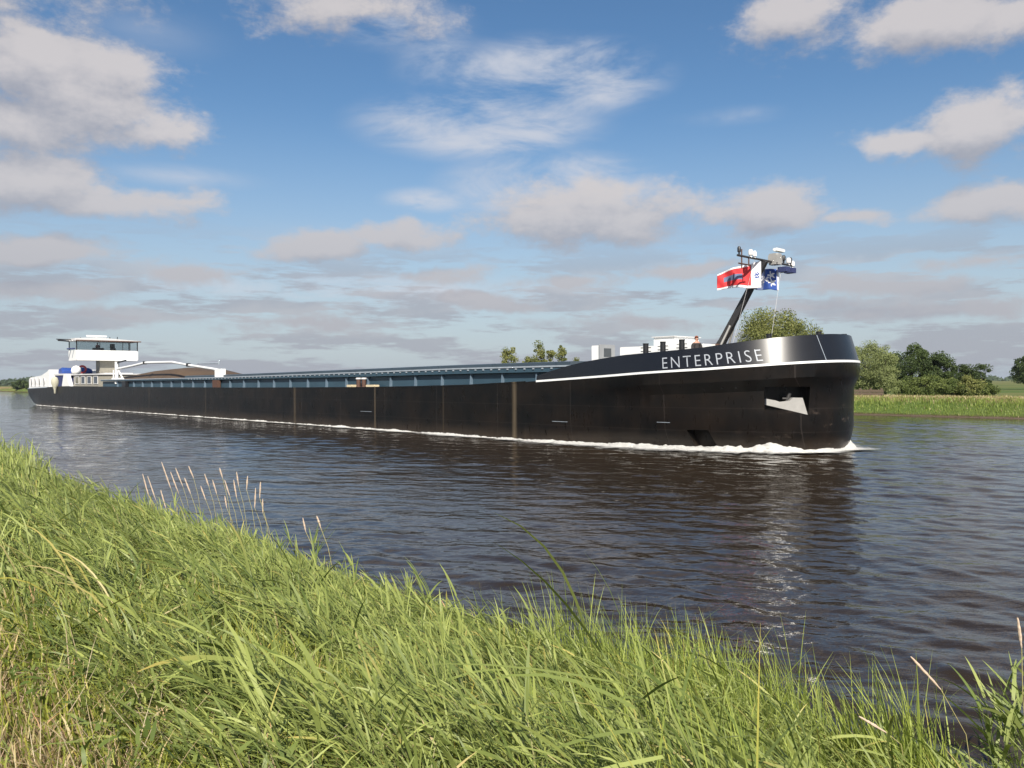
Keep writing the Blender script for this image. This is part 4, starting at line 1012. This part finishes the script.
def foreground():
    # 1 low undergrowth
    g = Veg(); x, y, v, r, k = scatter(2800, .5, 7.9, fall=3.2)
    z = ground_z(x, y); N = len(x); pt = patch(x, y, 1.7)
    hgt = (.20+.22*pt)*rng.uniform(.5,1.3,N)*np.interp(v, [.5,1.0,1.6,4,7.3,7.9], [.3,.6,1.0,1.1,.8,.6])
    az = np.where(rng.random(N) < .6, WIND + rng.normal(0,.8,N), rng.uniform(0, 2*math.pi, N))
    V = blades(np.c_[x,y,z-.02], az, np.abs(rng.normal(.25,.25,N)), rng.uniform(.2,1.3,N), hgt, .0075*k**.85*rng.uniform(.6,1.5,N), 3, 'grass')
    t = colmix((.10,.14,.020), (.34,.36,.065), rng.random(N)); dry = rng.random(N) < np.interp(v, [.5,.9,1.2,2,8], [.7,.4,.16,.08,.05])
    t[dry] = colmix((.34,.25,.12), (.48,.40,.22), rng.random(dry.sum()))
    g.add(V, 3, t, (1.15,1.1,.9)); g.build('bank_grass', M['blade'], 'tangled green undergrowth grass covering the near bank', 'grass', 'stuff')
    # 2 reeds: stalk with streaming leaves
    g = Veg(); x, y, v, r, k = scatter(430, 1.3, 7.75, fall=7, power=1.15)
    x0 = 512+804*x/y
    den = np.interp(v, [1.3,2.0,4.5,7.7], [.2,.8,1,1])*np.interp(x0, [-400,400,600,800,930,1010,1100], [1,1,.75,.55,.35,.3,.6])
    cl = patch(x, y, 1.5, 3.0); kp = rng.random(len(x)) < den*(.12+1.0*cl); x,y,v,r,k,cl,x0 = [q[kp] for q in (x,y,v,r,k,cl,x0)]
    N = len(x); z = ground_z(x, y)
    hs = np.interp(v, [1.3,2.1,2.8,4,6,7.7], [.35,.62,.85,.95,.78,.52])*rng.uniform(.7,1.25,N)*(.8+.35*cl)
    hs *= np.interp(r, [3,8,13,19,25,34,50], [1,.95,.85,.9,1.1,1.5,1.8])*np.interp(x0, [0,100,200,300,400,500,620,740,800,950], [.97,.86,.78,.68,.56,.54,.70,.88,.62,.6])
    big = rng.random(N) < np.interp(v, [2,3.5,6], [.08,.2,.2])
    hn = np.clip(.98 + .34*np.sin(x*2.1+y*1.3+.5) * np.sin(x*1.2-y*2.2+1.9) + .22*np.sin(x*4.3+y*3.1) + .15*np.sin(x*.9+y*.5+4), .45, 1.6)
    hs *= hn*np.where(big, 1.22, 1.0)
    az = WIND + rng.normal(-.1,.45,N) + .35*np.sin(x*1.4+y*.8); lean = np.clip(rng.normal(.62,.2,N), .05, 1.1); bend = rng.uniform(.1,.6,N)
    st = blades(np.c_[x,y,z-.02], az, lean, bend, hs, .007*k**.8*np.ones(N), 5, 'stalk')
    ts = colmix((.17,.21,.055), (.30,.28,.11), rng.random(N)); g.add(st, 5, ts)
    Cc = st.reshape(N,6,2,3).mean(2)
    nl = 11
    for i in range(nl):
        f = (i+1+rng.uniform(-.3,.3,N))/(nl+.3)*5; f = np.clip(f, 0.3, 4.95); j = f.astype(int); fr = (f-j)[:,None]
        P = Cc[np.arange(N), j]*(1-fr) + Cc[np.arange(N), np.minimum(j+1,5)]*fr
        laz = az + rng.normal(0,.36,N) + np.where(rng.random(N) < .05, math.pi, 0)
        ll = rng.uniform(.28,.60,N)*(.75+.45*np.sin(math.pi*min(1,(i+1)/nl*.9)))*np.clip(hs,.6,1.3)
        lw = rng.uniform(.007,.018,N)*k**.5*np.where(big, 1.65, 1.0); ll = ll*np.where(big, 1.2, 1.0)
        le = np.clip(rng.normal(.92,.32,N), .0, 1.7) + (.15 if i < nl-2 else -.25)
        V = blades(P, laz, le, rng.uniform(.1,1.1,N), ll, lw, 5, 'leaf', roll=rng.normal(0,.5,N), fold=True)
        t = colmix((.085,.125,.028), (.35,.39,.115), rng.random(N)*.8+.2*cl)
        yel = rng.random(N) < (.07 if i < 3 else .008); t[yel] = colmix((.40,.34,.08), (.45,.36,.19), rng.random(yel.sum()))
        g.add(V, 5, t, (1.05,1.05,.9))
    N = 16; p = [px2w(a_, b_, c_) for a_, b_, c_ in zip(rng.uniform(-40,70,N), rng.uniform(600,660,N), rng.uniform(4.8,6.2,N))]
    rt = np.array([[q.x+.35, q.y, float(ground_z(q.x+.35, q.y))+.25] for q in p])
    V = blades(rt, WIND+rng.normal(-.1,.3,N), rng.uniform(.3,.8,N), rng.uniform(.9,1.7,N), rng.uniform(.5,.85,N), rng.uniform(.014,.024,N), 5, 'leaf', roll=rng.normal(0,.4,N))
    g.add(V, 5, colmix((.42,.38,.06),(.52,.44,.20), rng.random(N)), (1,.95,.9))
    g.build('reed_bed', M['blade'], 'wind-blown green reeds leaning left along the near bank', 'reeds', 'stuff')
    # 3 broad upright blades, more towards the right and the water's edge
    g = Veg(); x, y, v, r, k = scatter(420, 2.5, 7.9, fall=5)
    x0 = 512+804*x/y; den = np.interp(x0, [-300,250,500,900], [.25,.45,.9,1])*np.interp(v, [2.5,4,7.9],[.6,1,1]); kp = rng.random(len(x)) < den; x,y,v,r,k,x0 = [q[kp] for q in (x,y,v,r,k,x0)]
    N = len(x); z = ground_z(x, y)
    tf = [(px2w(a_, 700, d_), n_, s_) for a_, d_, n_, s_ in ((700,8.9,260,.35),(745,8.6,300,.35),(775,8.4,160,.22),(650,9.2,200,.4),(600,9.8,200,.4),(880,7.3,220,.25),(925,7.1,180,.2),(850,7.4,120,.2),(560,10.3,200,.4))]
    ex = np.concatenate([np.c_[rng.normal(q.x, s_, n_), rng.normal(q.y, s_*.7, n_)] for q, n_, s_ in tf]); x = np.r_[x, ex[:,0]]; y = np.r_[y, ex[:,1]]; k = np.r_[k, np.full(len(ex), 1.6)]; x0 = np.r_[x0, np.full(len(ex), 720.)]; N = len(x); z = np.maximum(ground_z(x, y), -.1)
    V = blades(np.c_[x,y,z-.03], WIND+rng.normal(-.1,1.0,N), np.abs(rng.normal(.30,.24,N)), rng.uniform(.05,.9,N), rng.uniform(.28,.80,N)*(1+.3*np.sin(x*5.1+y*2.2)*np.sin(y*4.3-x*1.1+1))*np.interp(x0,[0,150,450,560,640,750,790,830,900],[.62,.45,.50,.80,1.2,1.5,1.0,.75,.85]), .010*k**.7*rng.uniform(.6,1.4,N), 5, 'grass', fold=True)
    t = colmix((.12,.17,.028), (.36,.42,.095), rng.random(N)); g.add(V, 5, t, (1.15,1.1,1))
    g.build('bank_sedge', M['blade'], 'upright bright green sedge at the edge of the water', 'sedge', 'stuff')
    # 4 dry mown verge in the near left corner
    g = Veg(); x, y, v, r, k = scatter(4600, -2.5, 1.15, umin=-14, umax=4, fall=3.0)
    N = len(x); z = ground_z(x, y)
    V = blades(np.c_[x,y,z-.01], rng.uniform(0,6.28,N), rng.uniform(.1,1.3,N), rng.uniform(0,.9,N), rng.uniform(.04,.15,N), .0042*k*rng.uniform(.6,1.5,N), 2, 'grass')
    pt = patch(x, y, 2.2, 1)*.6+.4*np.clip(v/1.8,0,1); gr = rng.random(N) < pt*.75
    t = colmix((.34,.225,.135), (.56,.40,.27), rng.random(N)); t[gr] = colmix((.12,.17,.035), (.24,.26,.07), rng.random(gr.sum()))
    g.add(V, 2, t); g.build('dry_verge_grass', M['blade'], 'short dry straw-coloured grass of the verge in the near left corner', 'dry grass', 'stuff')
    # broad-leaved weeds and dead thatch low in the grass
    g = Veg(); x, y, v, r, k = scatter(520, .9, 6.5, fall=3.0); N = len(x); z = ground_z(x, y)
    V = blades(np.c_[x,y,z+rng.uniform(.02,.22,N)], rng.uniform(0,6.28,N), rng.uniform(.3,1.3,N), rng.uniform(.1,.9,N), rng.uniform(.03,.08,N)*k**.5, rng.uniform(.010,.026,N)*k**.5, 3, 'leaf', fold=True)
    g.add(V, 3, colmix((.07,.11,.02),(.20,.24,.06), rng.random(N)), (1.1,1.1,1))
    x, y, v, r, k = scatter(420, .7, 6.5, fall=3.0); N = len(x); z = ground_z(x, y)
    V = blades(np.c_[x,y,z+rng.uniform(.0,.15,N)], rng.uniform(0,6.28,N), rng.uniform(.6,1.6,N), rng.uniform(-.3,.5,N), rng.uniform(.12,.35,N), rng.uniform(.002,.0045,N)*k**.7, 3, 'grass')
    g.add(V, 3, colmix((.30,.22,.12),(.52,.43,.28), rng.random(N))); g.build('bank_weeds', M['blade'], 'low broad-leaved weeds and dead straw among the grass of the near bank', 'weeds', 'stuff')
    # 5 far bank fringe
    g = Veg(); N = 70000; u = rng.uniform(-420, 40, N)*1.0; u = np.where(rng.random(N) < .55, rng.uniform(-60, 30, N), u); v = rng.uniform(82.1, 91.5, N)
    x, y = u*HX+v*PX, u*HY+v*PY; z = ground_z(x, y); pt = patch(x, y, .5)
    hh = np.interp(v, [82,83.5,86.0,86.8,88,91], [.25,.36,.34,.2,.16,.25])*rng.uniform(.4,1.25,N)*(.55+.8*patch(x, y, 1.7))
    V = blades(np.c_[x,y,z-.03], WIND+rng.normal(0,1.1,N), np.abs(rng.normal(.15,.15,N)), rng.uniform(.1,.7,N), hh, rng.uniform(.04,.10,N), 2, 'grass')
    t = colmix((.13,.19,.035), (.28,.33,.08), rng.random(N)*.6+.4*pt); d = (rng.random(N) < np.interp(v, [82,86.3,87.2,91],[.02,.05,.85,.75])); t[d] = colmix((.36,.30,.15), (.52,.43,.26), rng.random(d.sum()))
    g.add(V, 2, t); g.build('far_bank_grass', M['blade'], 'bright green grass and pale dry stalks along the far bank', 'grass', 'stuff')
foreground()

# seed heads: real single stalks
def seedhead(name, base, pts, plume, label, group=None, cat='seed head', pr=.012, m='straw'):
    root = empty(name, base, 0, label, cat, group); base = Vector(base)
    P = [Vector(p) for p in pts]
    bm = bmesh.new(); tube(bm, P, [.004*pr/.012]*len(P), 5); build('stem', bm, M['stem'], root)
    bm = bmesh.new(); a, b = P[-1], P[-1] + Vector(plume); d = b-a; n = 12
    tube(bm, [a.lerp(b, i/n)+Vector((random.uniform(-1,1),random.uniform(-1,1),0))*pr*.15 for i in range(n+1)], [pr*(.25+.85*math.sin(math.pi*(i+.4)/(n+1.1))**.7)*random.uniform(.75,1.2) for i in range(n+1)], 7)
    x, y = frame_of(d)
    for i in range(46):
        f = random.random(); t = random.uniform(0, 6.28); c = a.lerp(b, f); o_ = (x*math.cos(t)+y*math.sin(t))
        r0 = pr*math.sin(math.pi*min(.97, f+.04)); tip = c+o_*r0*1.9+d.normalized()*pr*2.2
        v = [bm.verts.new(q) for q in (c+o_*r0*.5, c+o_*r0*1.0+d.normalized()*pr*.5+x*.002, tip)]; bm.faces.new(v)
    build('plume', bm, M[m], root)
    return root
SH = [(148,488,-6,-22),(155,492,-8,-24),(170,480,-9,-26),(178,486,-8,-22),(193,470,-5,-12),(190,486,-6,-16),(208,478,-4,-12),(216,486,-4,-14),(222,470,-3,-10),(229,488,-5,-16),(238,478,-2,-14),(236,490,-3,-18),(246,482,1,-14),(254,500,1,-20),(259,490,1,-16),(205,492,-5,-14),(182,478,-7,-18),(165,500,-5,-18),(226,500,-2,-12),(262,505,0,-14),(320,520,-4,-12),(305,524,-3,-14)]
def seedheads():
    for i, (x, y, dx, dy) in enumerate(SH):
        d = 17.5+1.2*math.sin(i*2.1)-(x-200)*.028
        top = px2w(x, y+8, d); gx, gy = top.x+.25, top.y-.15; gz = float(ground_z(gx, gy)); gz = max(gz, -.1)
        base = Vector((gx, gy, gz)); rel = top-base
        P = [Vector((0,0,0)), rel*.35+Vector((.05,0,.03)), rel*.7+Vector((.05,0,.02)), rel]
        lab = 'pale dry grass seed head standing above the reeds on the left bank'
        grp = 'pale seed heads above the reeds'
        if i == 20: lab, grp = 'pink-brown seed head just right of a drooping reed beside the water', None
        if i == 21: lab, grp = 'short tan seed head beside the water at the foot of the left reeds', None
        seedhead('grass_seed_head', base, P, (dx/804*d, 0, -dy/804*d), lab, grp, pr=.013)
    # single stalks on the right
    for (x0,y0,x1,y1,x2,y2,d,lab) in ((965,735,940,690,910,657,6.3,'long straw-coloured seed head arching left over the water at lower right'),
                                      (900,745,885,733,858,717,6.2,'short straw seed head leaning low over the sedge at lower right'),
                                      (1022,700,1021,648,1017,618,6.4,'upright tan seed head at the right edge of the photo')):
        a, b, c = px2w(x0,y0,d), px2w(x1,y1,d), px2w(x2,y2,d)
        gz = float(ground_z(a.x+.1, a.y)); base = Vector((a.x+.1, a.y, gz))
        seedhead('grass_seed_head', base, [Vector((0,0,0)), a-base, b-base], c-b, lab, None, pr=.010)
seedheads()

# broad reed clump at lower right
def clump(loc, n, h, label, lean_az, seed, wd=.028):
    root = empty('reed_clump', loc, 0, label, 'reed clump'); r_ = np.random.default_rng(seed)
    g = Veg(); N = n; rt = np.c_[r_.normal(0,.16,N), r_.normal(0,.12,N), np.full(N,-.05)]
    az = lean_az + r_.normal(0,.5,N); st = blades(rt, az, np.abs(r_.normal(.15,.12,N)), r_.uniform(.1,.4,N), h*r_.uniform(.6,1,N), np.full(N,.011), 5, 'stalk')
    g.add(st, 5, colmix((.12,.18,.05),(.2,.24,.08), r_.random(N))); Cc = st.reshape(N,6,2,3).mean(2)
    g.build('stalks', M['blade'], parent=root); g = Veg()
    for i in range(6):
        j = np.full(N, min(4, 1+i*4//6)); P = Cc[np.arange(N), j]
        V = blades(P, az + r_.normal(0,.8,N)+np.where(r_.random(N)<.3,math.pi,0), r_.uniform(.3,.9,N), r_.uniform(.2,1.0,N), r_.uniform(.35,.6,N), wd*r_.uniform(.6,1.1,N), 7, 'leaf', roll=r_.normal(0,.5,N), fold=True)
        g.add(V, 7, colmix((.15,.20,.05),(.33,.37,.12), r_.random(N)))
    g.build('leaves', M['blade'], parent=root); return root
clump((4.35,6.75,.0), 22, 1.3, 'broad-leaved reed clump rising from the water at the right edge', math.pi+.1, 4, .042)

def flower(loc, r_, label):
    root = empty('bindweed_flower', loc, random.random()*6, label, 'flower')
    bm = bmesh.new(); lathe(bm, [(.002,0),(.004,.012),(.010,.022),(r_,.030),(r_*1.1,.031),(r_*.9,.033),(.008,.026)], (0,0,0), 12); o = build('petals', bm, M['petal'], root, 60); o.rotation_euler = (R(45),0,0)
    bm = bmesh.new(); tube(bm, [(0,0,0),(.02,.01,-.08),(.03,.02,-.25)], .002, 4); build('stem', bm, M['stem'], root)
for x, y, d, r_, lab in ((51,672,4.9,.022,'larger white flower in the grass at lower left'),(90,672,4.7,.014,'small white flower right of the larger one at lower left')):
    p = px2w(x, y, d); flower(p, r_, lab)

# ------------------------------------------------------------------ trees
def tree(name, loc, h, w, label, cols, n=14000, leaf=.28, trunk=.25, crown_lo=.12, group=None, nclump=70, shape='round', seed=0, cat='tree', dens=1.0):
    r_ = np.random.default_rng(seed+100); root = empty(name, loc, 0, label, cat, group)
    # clump centres in an uneven ellipsoid
    zc0, zc1 = h*crown_lo, h; cz = (zc0+zc1)/2; rz = (zc1-zc0)/2
    C = []
    while len(C) < nclump:
        p = r_.uniform(-1, 1, 3); d = np.linalg.norm(p)
        if d > 1 or d < .25: continue
        p = p/d*(d**.55)
        if shape == 'cone': q = .35+.65*(1-(p[2]+1)/2)
        elif shape == 'column': q = .85 if p[2] < .4 else .6
        else: q = 1
        th_ = math.atan2(p[1], p[0]); lb = 1+.16*math.sin(3*th_+seed)+.12*math.sin(5*th_+2.3*seed+p[2]*3); p[0] *= lb; p[1] *= lb; p[2] *= 1+.12*math.sin(2*th_+seed*1.7)
        C.append([p[0]*w/2*q*.86, p[1]*w/2*q*.86, cz+p[2]*rz*.88])
    C = np.array(C); cr = r_.uniform(.4, 1.35, nclump)*(w*.12 + .18)
    ci = r_.integers(0, nclump, n); d = r_.normal(0, 1, (n,3)); d /= np.linalg.norm(d, axis=1)[:,None]; rad = cr[ci]*r_.uniform(.25,1.15,n)**.6
    P = C[ci] + d*rad[:,None]*np.array([1,1,.8])
    P[:,2] = np.maximum(P[:,2], .15)
    a = r_.normal(0,1,(n,3)); a[:,2] *= .6; nrm = d*.7 + a*.8; nrm /= np.linalg.norm(nrm,axis=1)[:,None]
    t1 = np.cross(nrm, r_.normal(0,1,(n,3))); t1 /= np.linalg.norm(t1,axis=1)[:,None]; t2 = np.cross(nrm, t1)
    sz = leaf*r_.uniform(.5,1.2,n)[:,None]
    V = np.stack([P-t1*sz*.5, P+t2*sz*.3-t1*sz*.05, P+t1*sz*.5, P-t2*sz*.3+t1*sz*.05], 1).reshape(-1,3)
    Q = np.arange(n*4).reshape(n,4)
    cc = r_.random(nclump)[ci]*.65 + r_.random(n)*.35
    T = np.repeat(colmix(cols[0], cols[1], cc), 4, 0)
    np_mesh('crown', V, Q, T, M['leaf'], parent=root)
    bm = bmesh.new(); tz = h*.62
    tube(bm, [(0,0,-.3),(w*.01,0,tz*.3),(-.01*w,.01*w,tz*.7),(0,0,tz)], [trunk,trunk*.8,trunk*.5,trunk*.15], 8)
    for c in C[:: max(1, nclump//12)]:
        z0 = min(tz*.9, max(h*.1, c[2]*.55)); tube(bm, [(0,0,z0),(c[0]*.5,c[1]*.5,(z0+c[2])*.52),(c[0],c[1],c[2])], [trunk*.38,trunk*.22,trunk*.06], 5)
    build('trunk', bm, M['bark'], root, 60)
    return root
DK = ((.030,.048,.016),(.075,.105,.030)); MD = ((.065,.095,.024),(.17,.20,.055)); WL = ((.17,.20,.075),(.26,.29,.12)); LT = ((.09,.115,.030),(.24,.24,.075))
def at_px(x, d): 
    X, Y = (x-512)/804*d, d; return (X, Y, float(ground_z(X, Y)))
tree('willow_tree', at_px(867,95), 6.7, 4.8, 'pale grey-green willow just right of the barge bow', WL, 26000, .16, .2, .03, seed=1, nclump=170)
tree('willow_tree', at_px(885,93), 6.2, 3.2, 'narrow pale willow between the bow willow and the dark oaks', WL, 15000, .16, .18, .03, seed=2, nclump=100)
tree('oak_tree', at_px(912,107), 6.9, 7.4, 'dark round oak right behind the pale willows', DK, 20000, .26, .35, .08, seed=3, nclump=60)
tree('oak_tree', at_px(940,105), 5.6, 5.6, 'lower dark oak joining the round oak on its right', DK, 14000, .26, .3, .05, seed=4, nclump=50)
tree('conifer_tree', at_px(968,108), 4.9, 4.2, 'small dark pointed tree at the right end of the thicket', DK, 7000, .22, .15, .03, seed=5, nclump=36, shape='cone')
tree('conifer_tree', at_px(982,106), 4.3, 3.0, 'outermost dark bushy tree of the thicket before the open field', DK, 6000, .22, .15, .03, seed=6, nclump=36)
for i, (x, d, h, w, lab) in enumerate(((905,97,2.3,3.6,'mid-green shrub under the round oak beside the willow'),(928,96,2.8,4.0,'rounded green shrub in front of the lower oak'),(950,95,2.4,3.6,'broad green shrub in the middle of the thicket edge'),(969,94,2.5,2.9,'pale green shrub at the foot of the pointed tree'),(985,97,1.6,2.4,'lowest dark shrub ending the thicket on the right'))):
    tree('shrub', at_px(x,d), h, w, lab, MD if i != 3 else LT, 8000, .2, .1, .0, seed=20+i, nclump=45, cat='shrub')
tree('lone_tree', at_px(1030,175), 7.6, 7.6, 'dark lone tree in the field at the right edge', DK, 14000, .4, .3, .06, seed=8, nclump=60)
tree('broad_tree', at_px(776,122), 12.9, 12.6, 'large round olive-green tree rising behind the barge bow', LT, 34000, .30, .45, .1, seed=9, nclump=120)
for i, (x, h, w, lab) in enumerate(((510,7.0,4.4,'leftmost and broadest of the young poplars above the hatches'),(527,5.8,2.6,'short poplar second from the left above the hatches'),(539,7.4,3.4,'poplar in the middle of the row above the hatches'),(550,7.7,3.0,'tallest thin poplar of the row above the hatches'),(562,7.4,2.6,'slim poplar second from the right above the hatches'),(576,5.6,2.0,'smallest poplar at the right end of the row'))):
    tree('poplar_tree', at_px(x, 130+4*math.sin(i*3)), h*1.12, w*1.15, lab, LT, 3600, .27, .12, .05, seed=30+i, nclump=34, shape='cone', group='young poplars beyond the hatches')
for i, (x, d, h, w, lab) in enumerate(((19,345,6.0,11.0,'dark rounded bush standing alone on the far left bank'),(30,330,4.8,6.0,'small dark bush touching the barge stern on the left'))):
    tree('bush', at_px(x,d), h*.68, w*.62, lab, DK, 5000, .7, .2, .02, seed=50+i, nclump=40, cat='bush')
# distant wood: one mass on the horizon
def far_wood():
    n = 16000; r_ = np.random.default_rng(5)
    az = np.r_[r_.uniform(-44,-28,n//2), r_.uniform(-28,44,n//2)]; d = r_.uniform(900,1300,n)
    hh = 3+3*patch(az*.9, az*1.7, 2.0)+ 2*patch(az*6, az*3, 1); hh = hh*np.where(az < -30, 1.2, .75)
    X, Y = d*np.sin(np.radians(az)), d*np.cos(np.radians(az))
    P = np.c_[X, Y, 1+r_.random(n)*hh]; a = r_.normal(0,1,(n,3)); a /= np.linalg.norm(a,axis=1)[:,None]; b = np.cross(a, r_.normal(0,1,(n,3))); b /= np.linalg.norm(b,axis=1)[:,None]
    s = r_.uniform(1.5,4,n)[:,None]; V = np.stack([P-a*s, P+b*s*.5, P+a*s*.8, P-b*s*.5],1).reshape(-1,3)
    T = np.repeat(colmix((.05,.075,.045),(.09,.12,.07), r_.random(n)),4,0)  # greyer, bluer greens: distance haze painted into the leaf colour
    o = np_mesh('distant_wood', V, np.arange(n*4).reshape(n,4), T, M['leaf']); tag(o, 'bluish line of far woods on the horizon beyond the fields', 'wood', kind='stuff')
far_wood()

# low timber fence by the far bank, just right of the bow
def bank_fence():
    p = Vector(at_px(868, 88)); root = empty('timber_fence', p, -A, 'short low brown timber fence on the far bank beside the barge bow', 'fence')
    for k in range(4):
        bm = bmesh.new(); box(bm, -2.0+k*1.15-.08, -2.0+k*1.15+.08, -.08, .08, -.3, .85); build('post', bm, M['wood'], root)
    for z_ in (.12, .42):
        bm = bmesh.new(); box(bm, -2.1, 1.7, -.12, -.082, z_, z_+.26); build('board', bm, M['wood'], root)
bank_fence()

# ------------------------------------------------------------------ air
def haze():
    bm = bmesh.new(); box(bm, -13000, 13000, -13000, 13000, -3.0, 17); bmesh.ops.recalc_face_normals(bm, faces=bm.faces)
    me = bpy.data.meshes.new('haze'); bm.to_mesh(me); bm.free(); o = bpy.data.objects.new('haze', me); link(o)
    m = bpy.data.materials.new('pale_air'); m.use_nodes = True; nt = m.node_tree; nt.nodes.clear()
    out = nt.nodes.new('ShaderNodeOutputMaterial'); v = nt.nodes.new('ShaderNodeVolumePrincipled')
    v.inputs['Color'].default_value = (.80, .86, .95, 1); v.inputs['Density'].default_value = .00010; v.inputs['Anisotropy'].default_value = .2
    nt.links.new(v.outputs[0], out.inputs['Volume']); me.materials.append(m); tag(o, kind='stuff')
haze()

# ------------------------------------------------------------------ render settings
sc.view_settings.view_transform = 'Standard'; sc.view_settings.look = 'None'; sc.view_settings.gamma = 1
sc.view_settings.use_curve_mapping = False; sc.view_settings.exposure = 0.47
sc.render.engine = 'CYCLES'
sc.cycles.max_bounces = 7; sc.cycles.volume_bounces = 0; sc.cycles.glossy_bounces = 4; sc.cycles.transparent_max_bounces = 12; sc.cycles.use_denoising = True
sc.cycles.sample_clamp_indirect = 40; sc.cycles.blur_glossy = 0.15
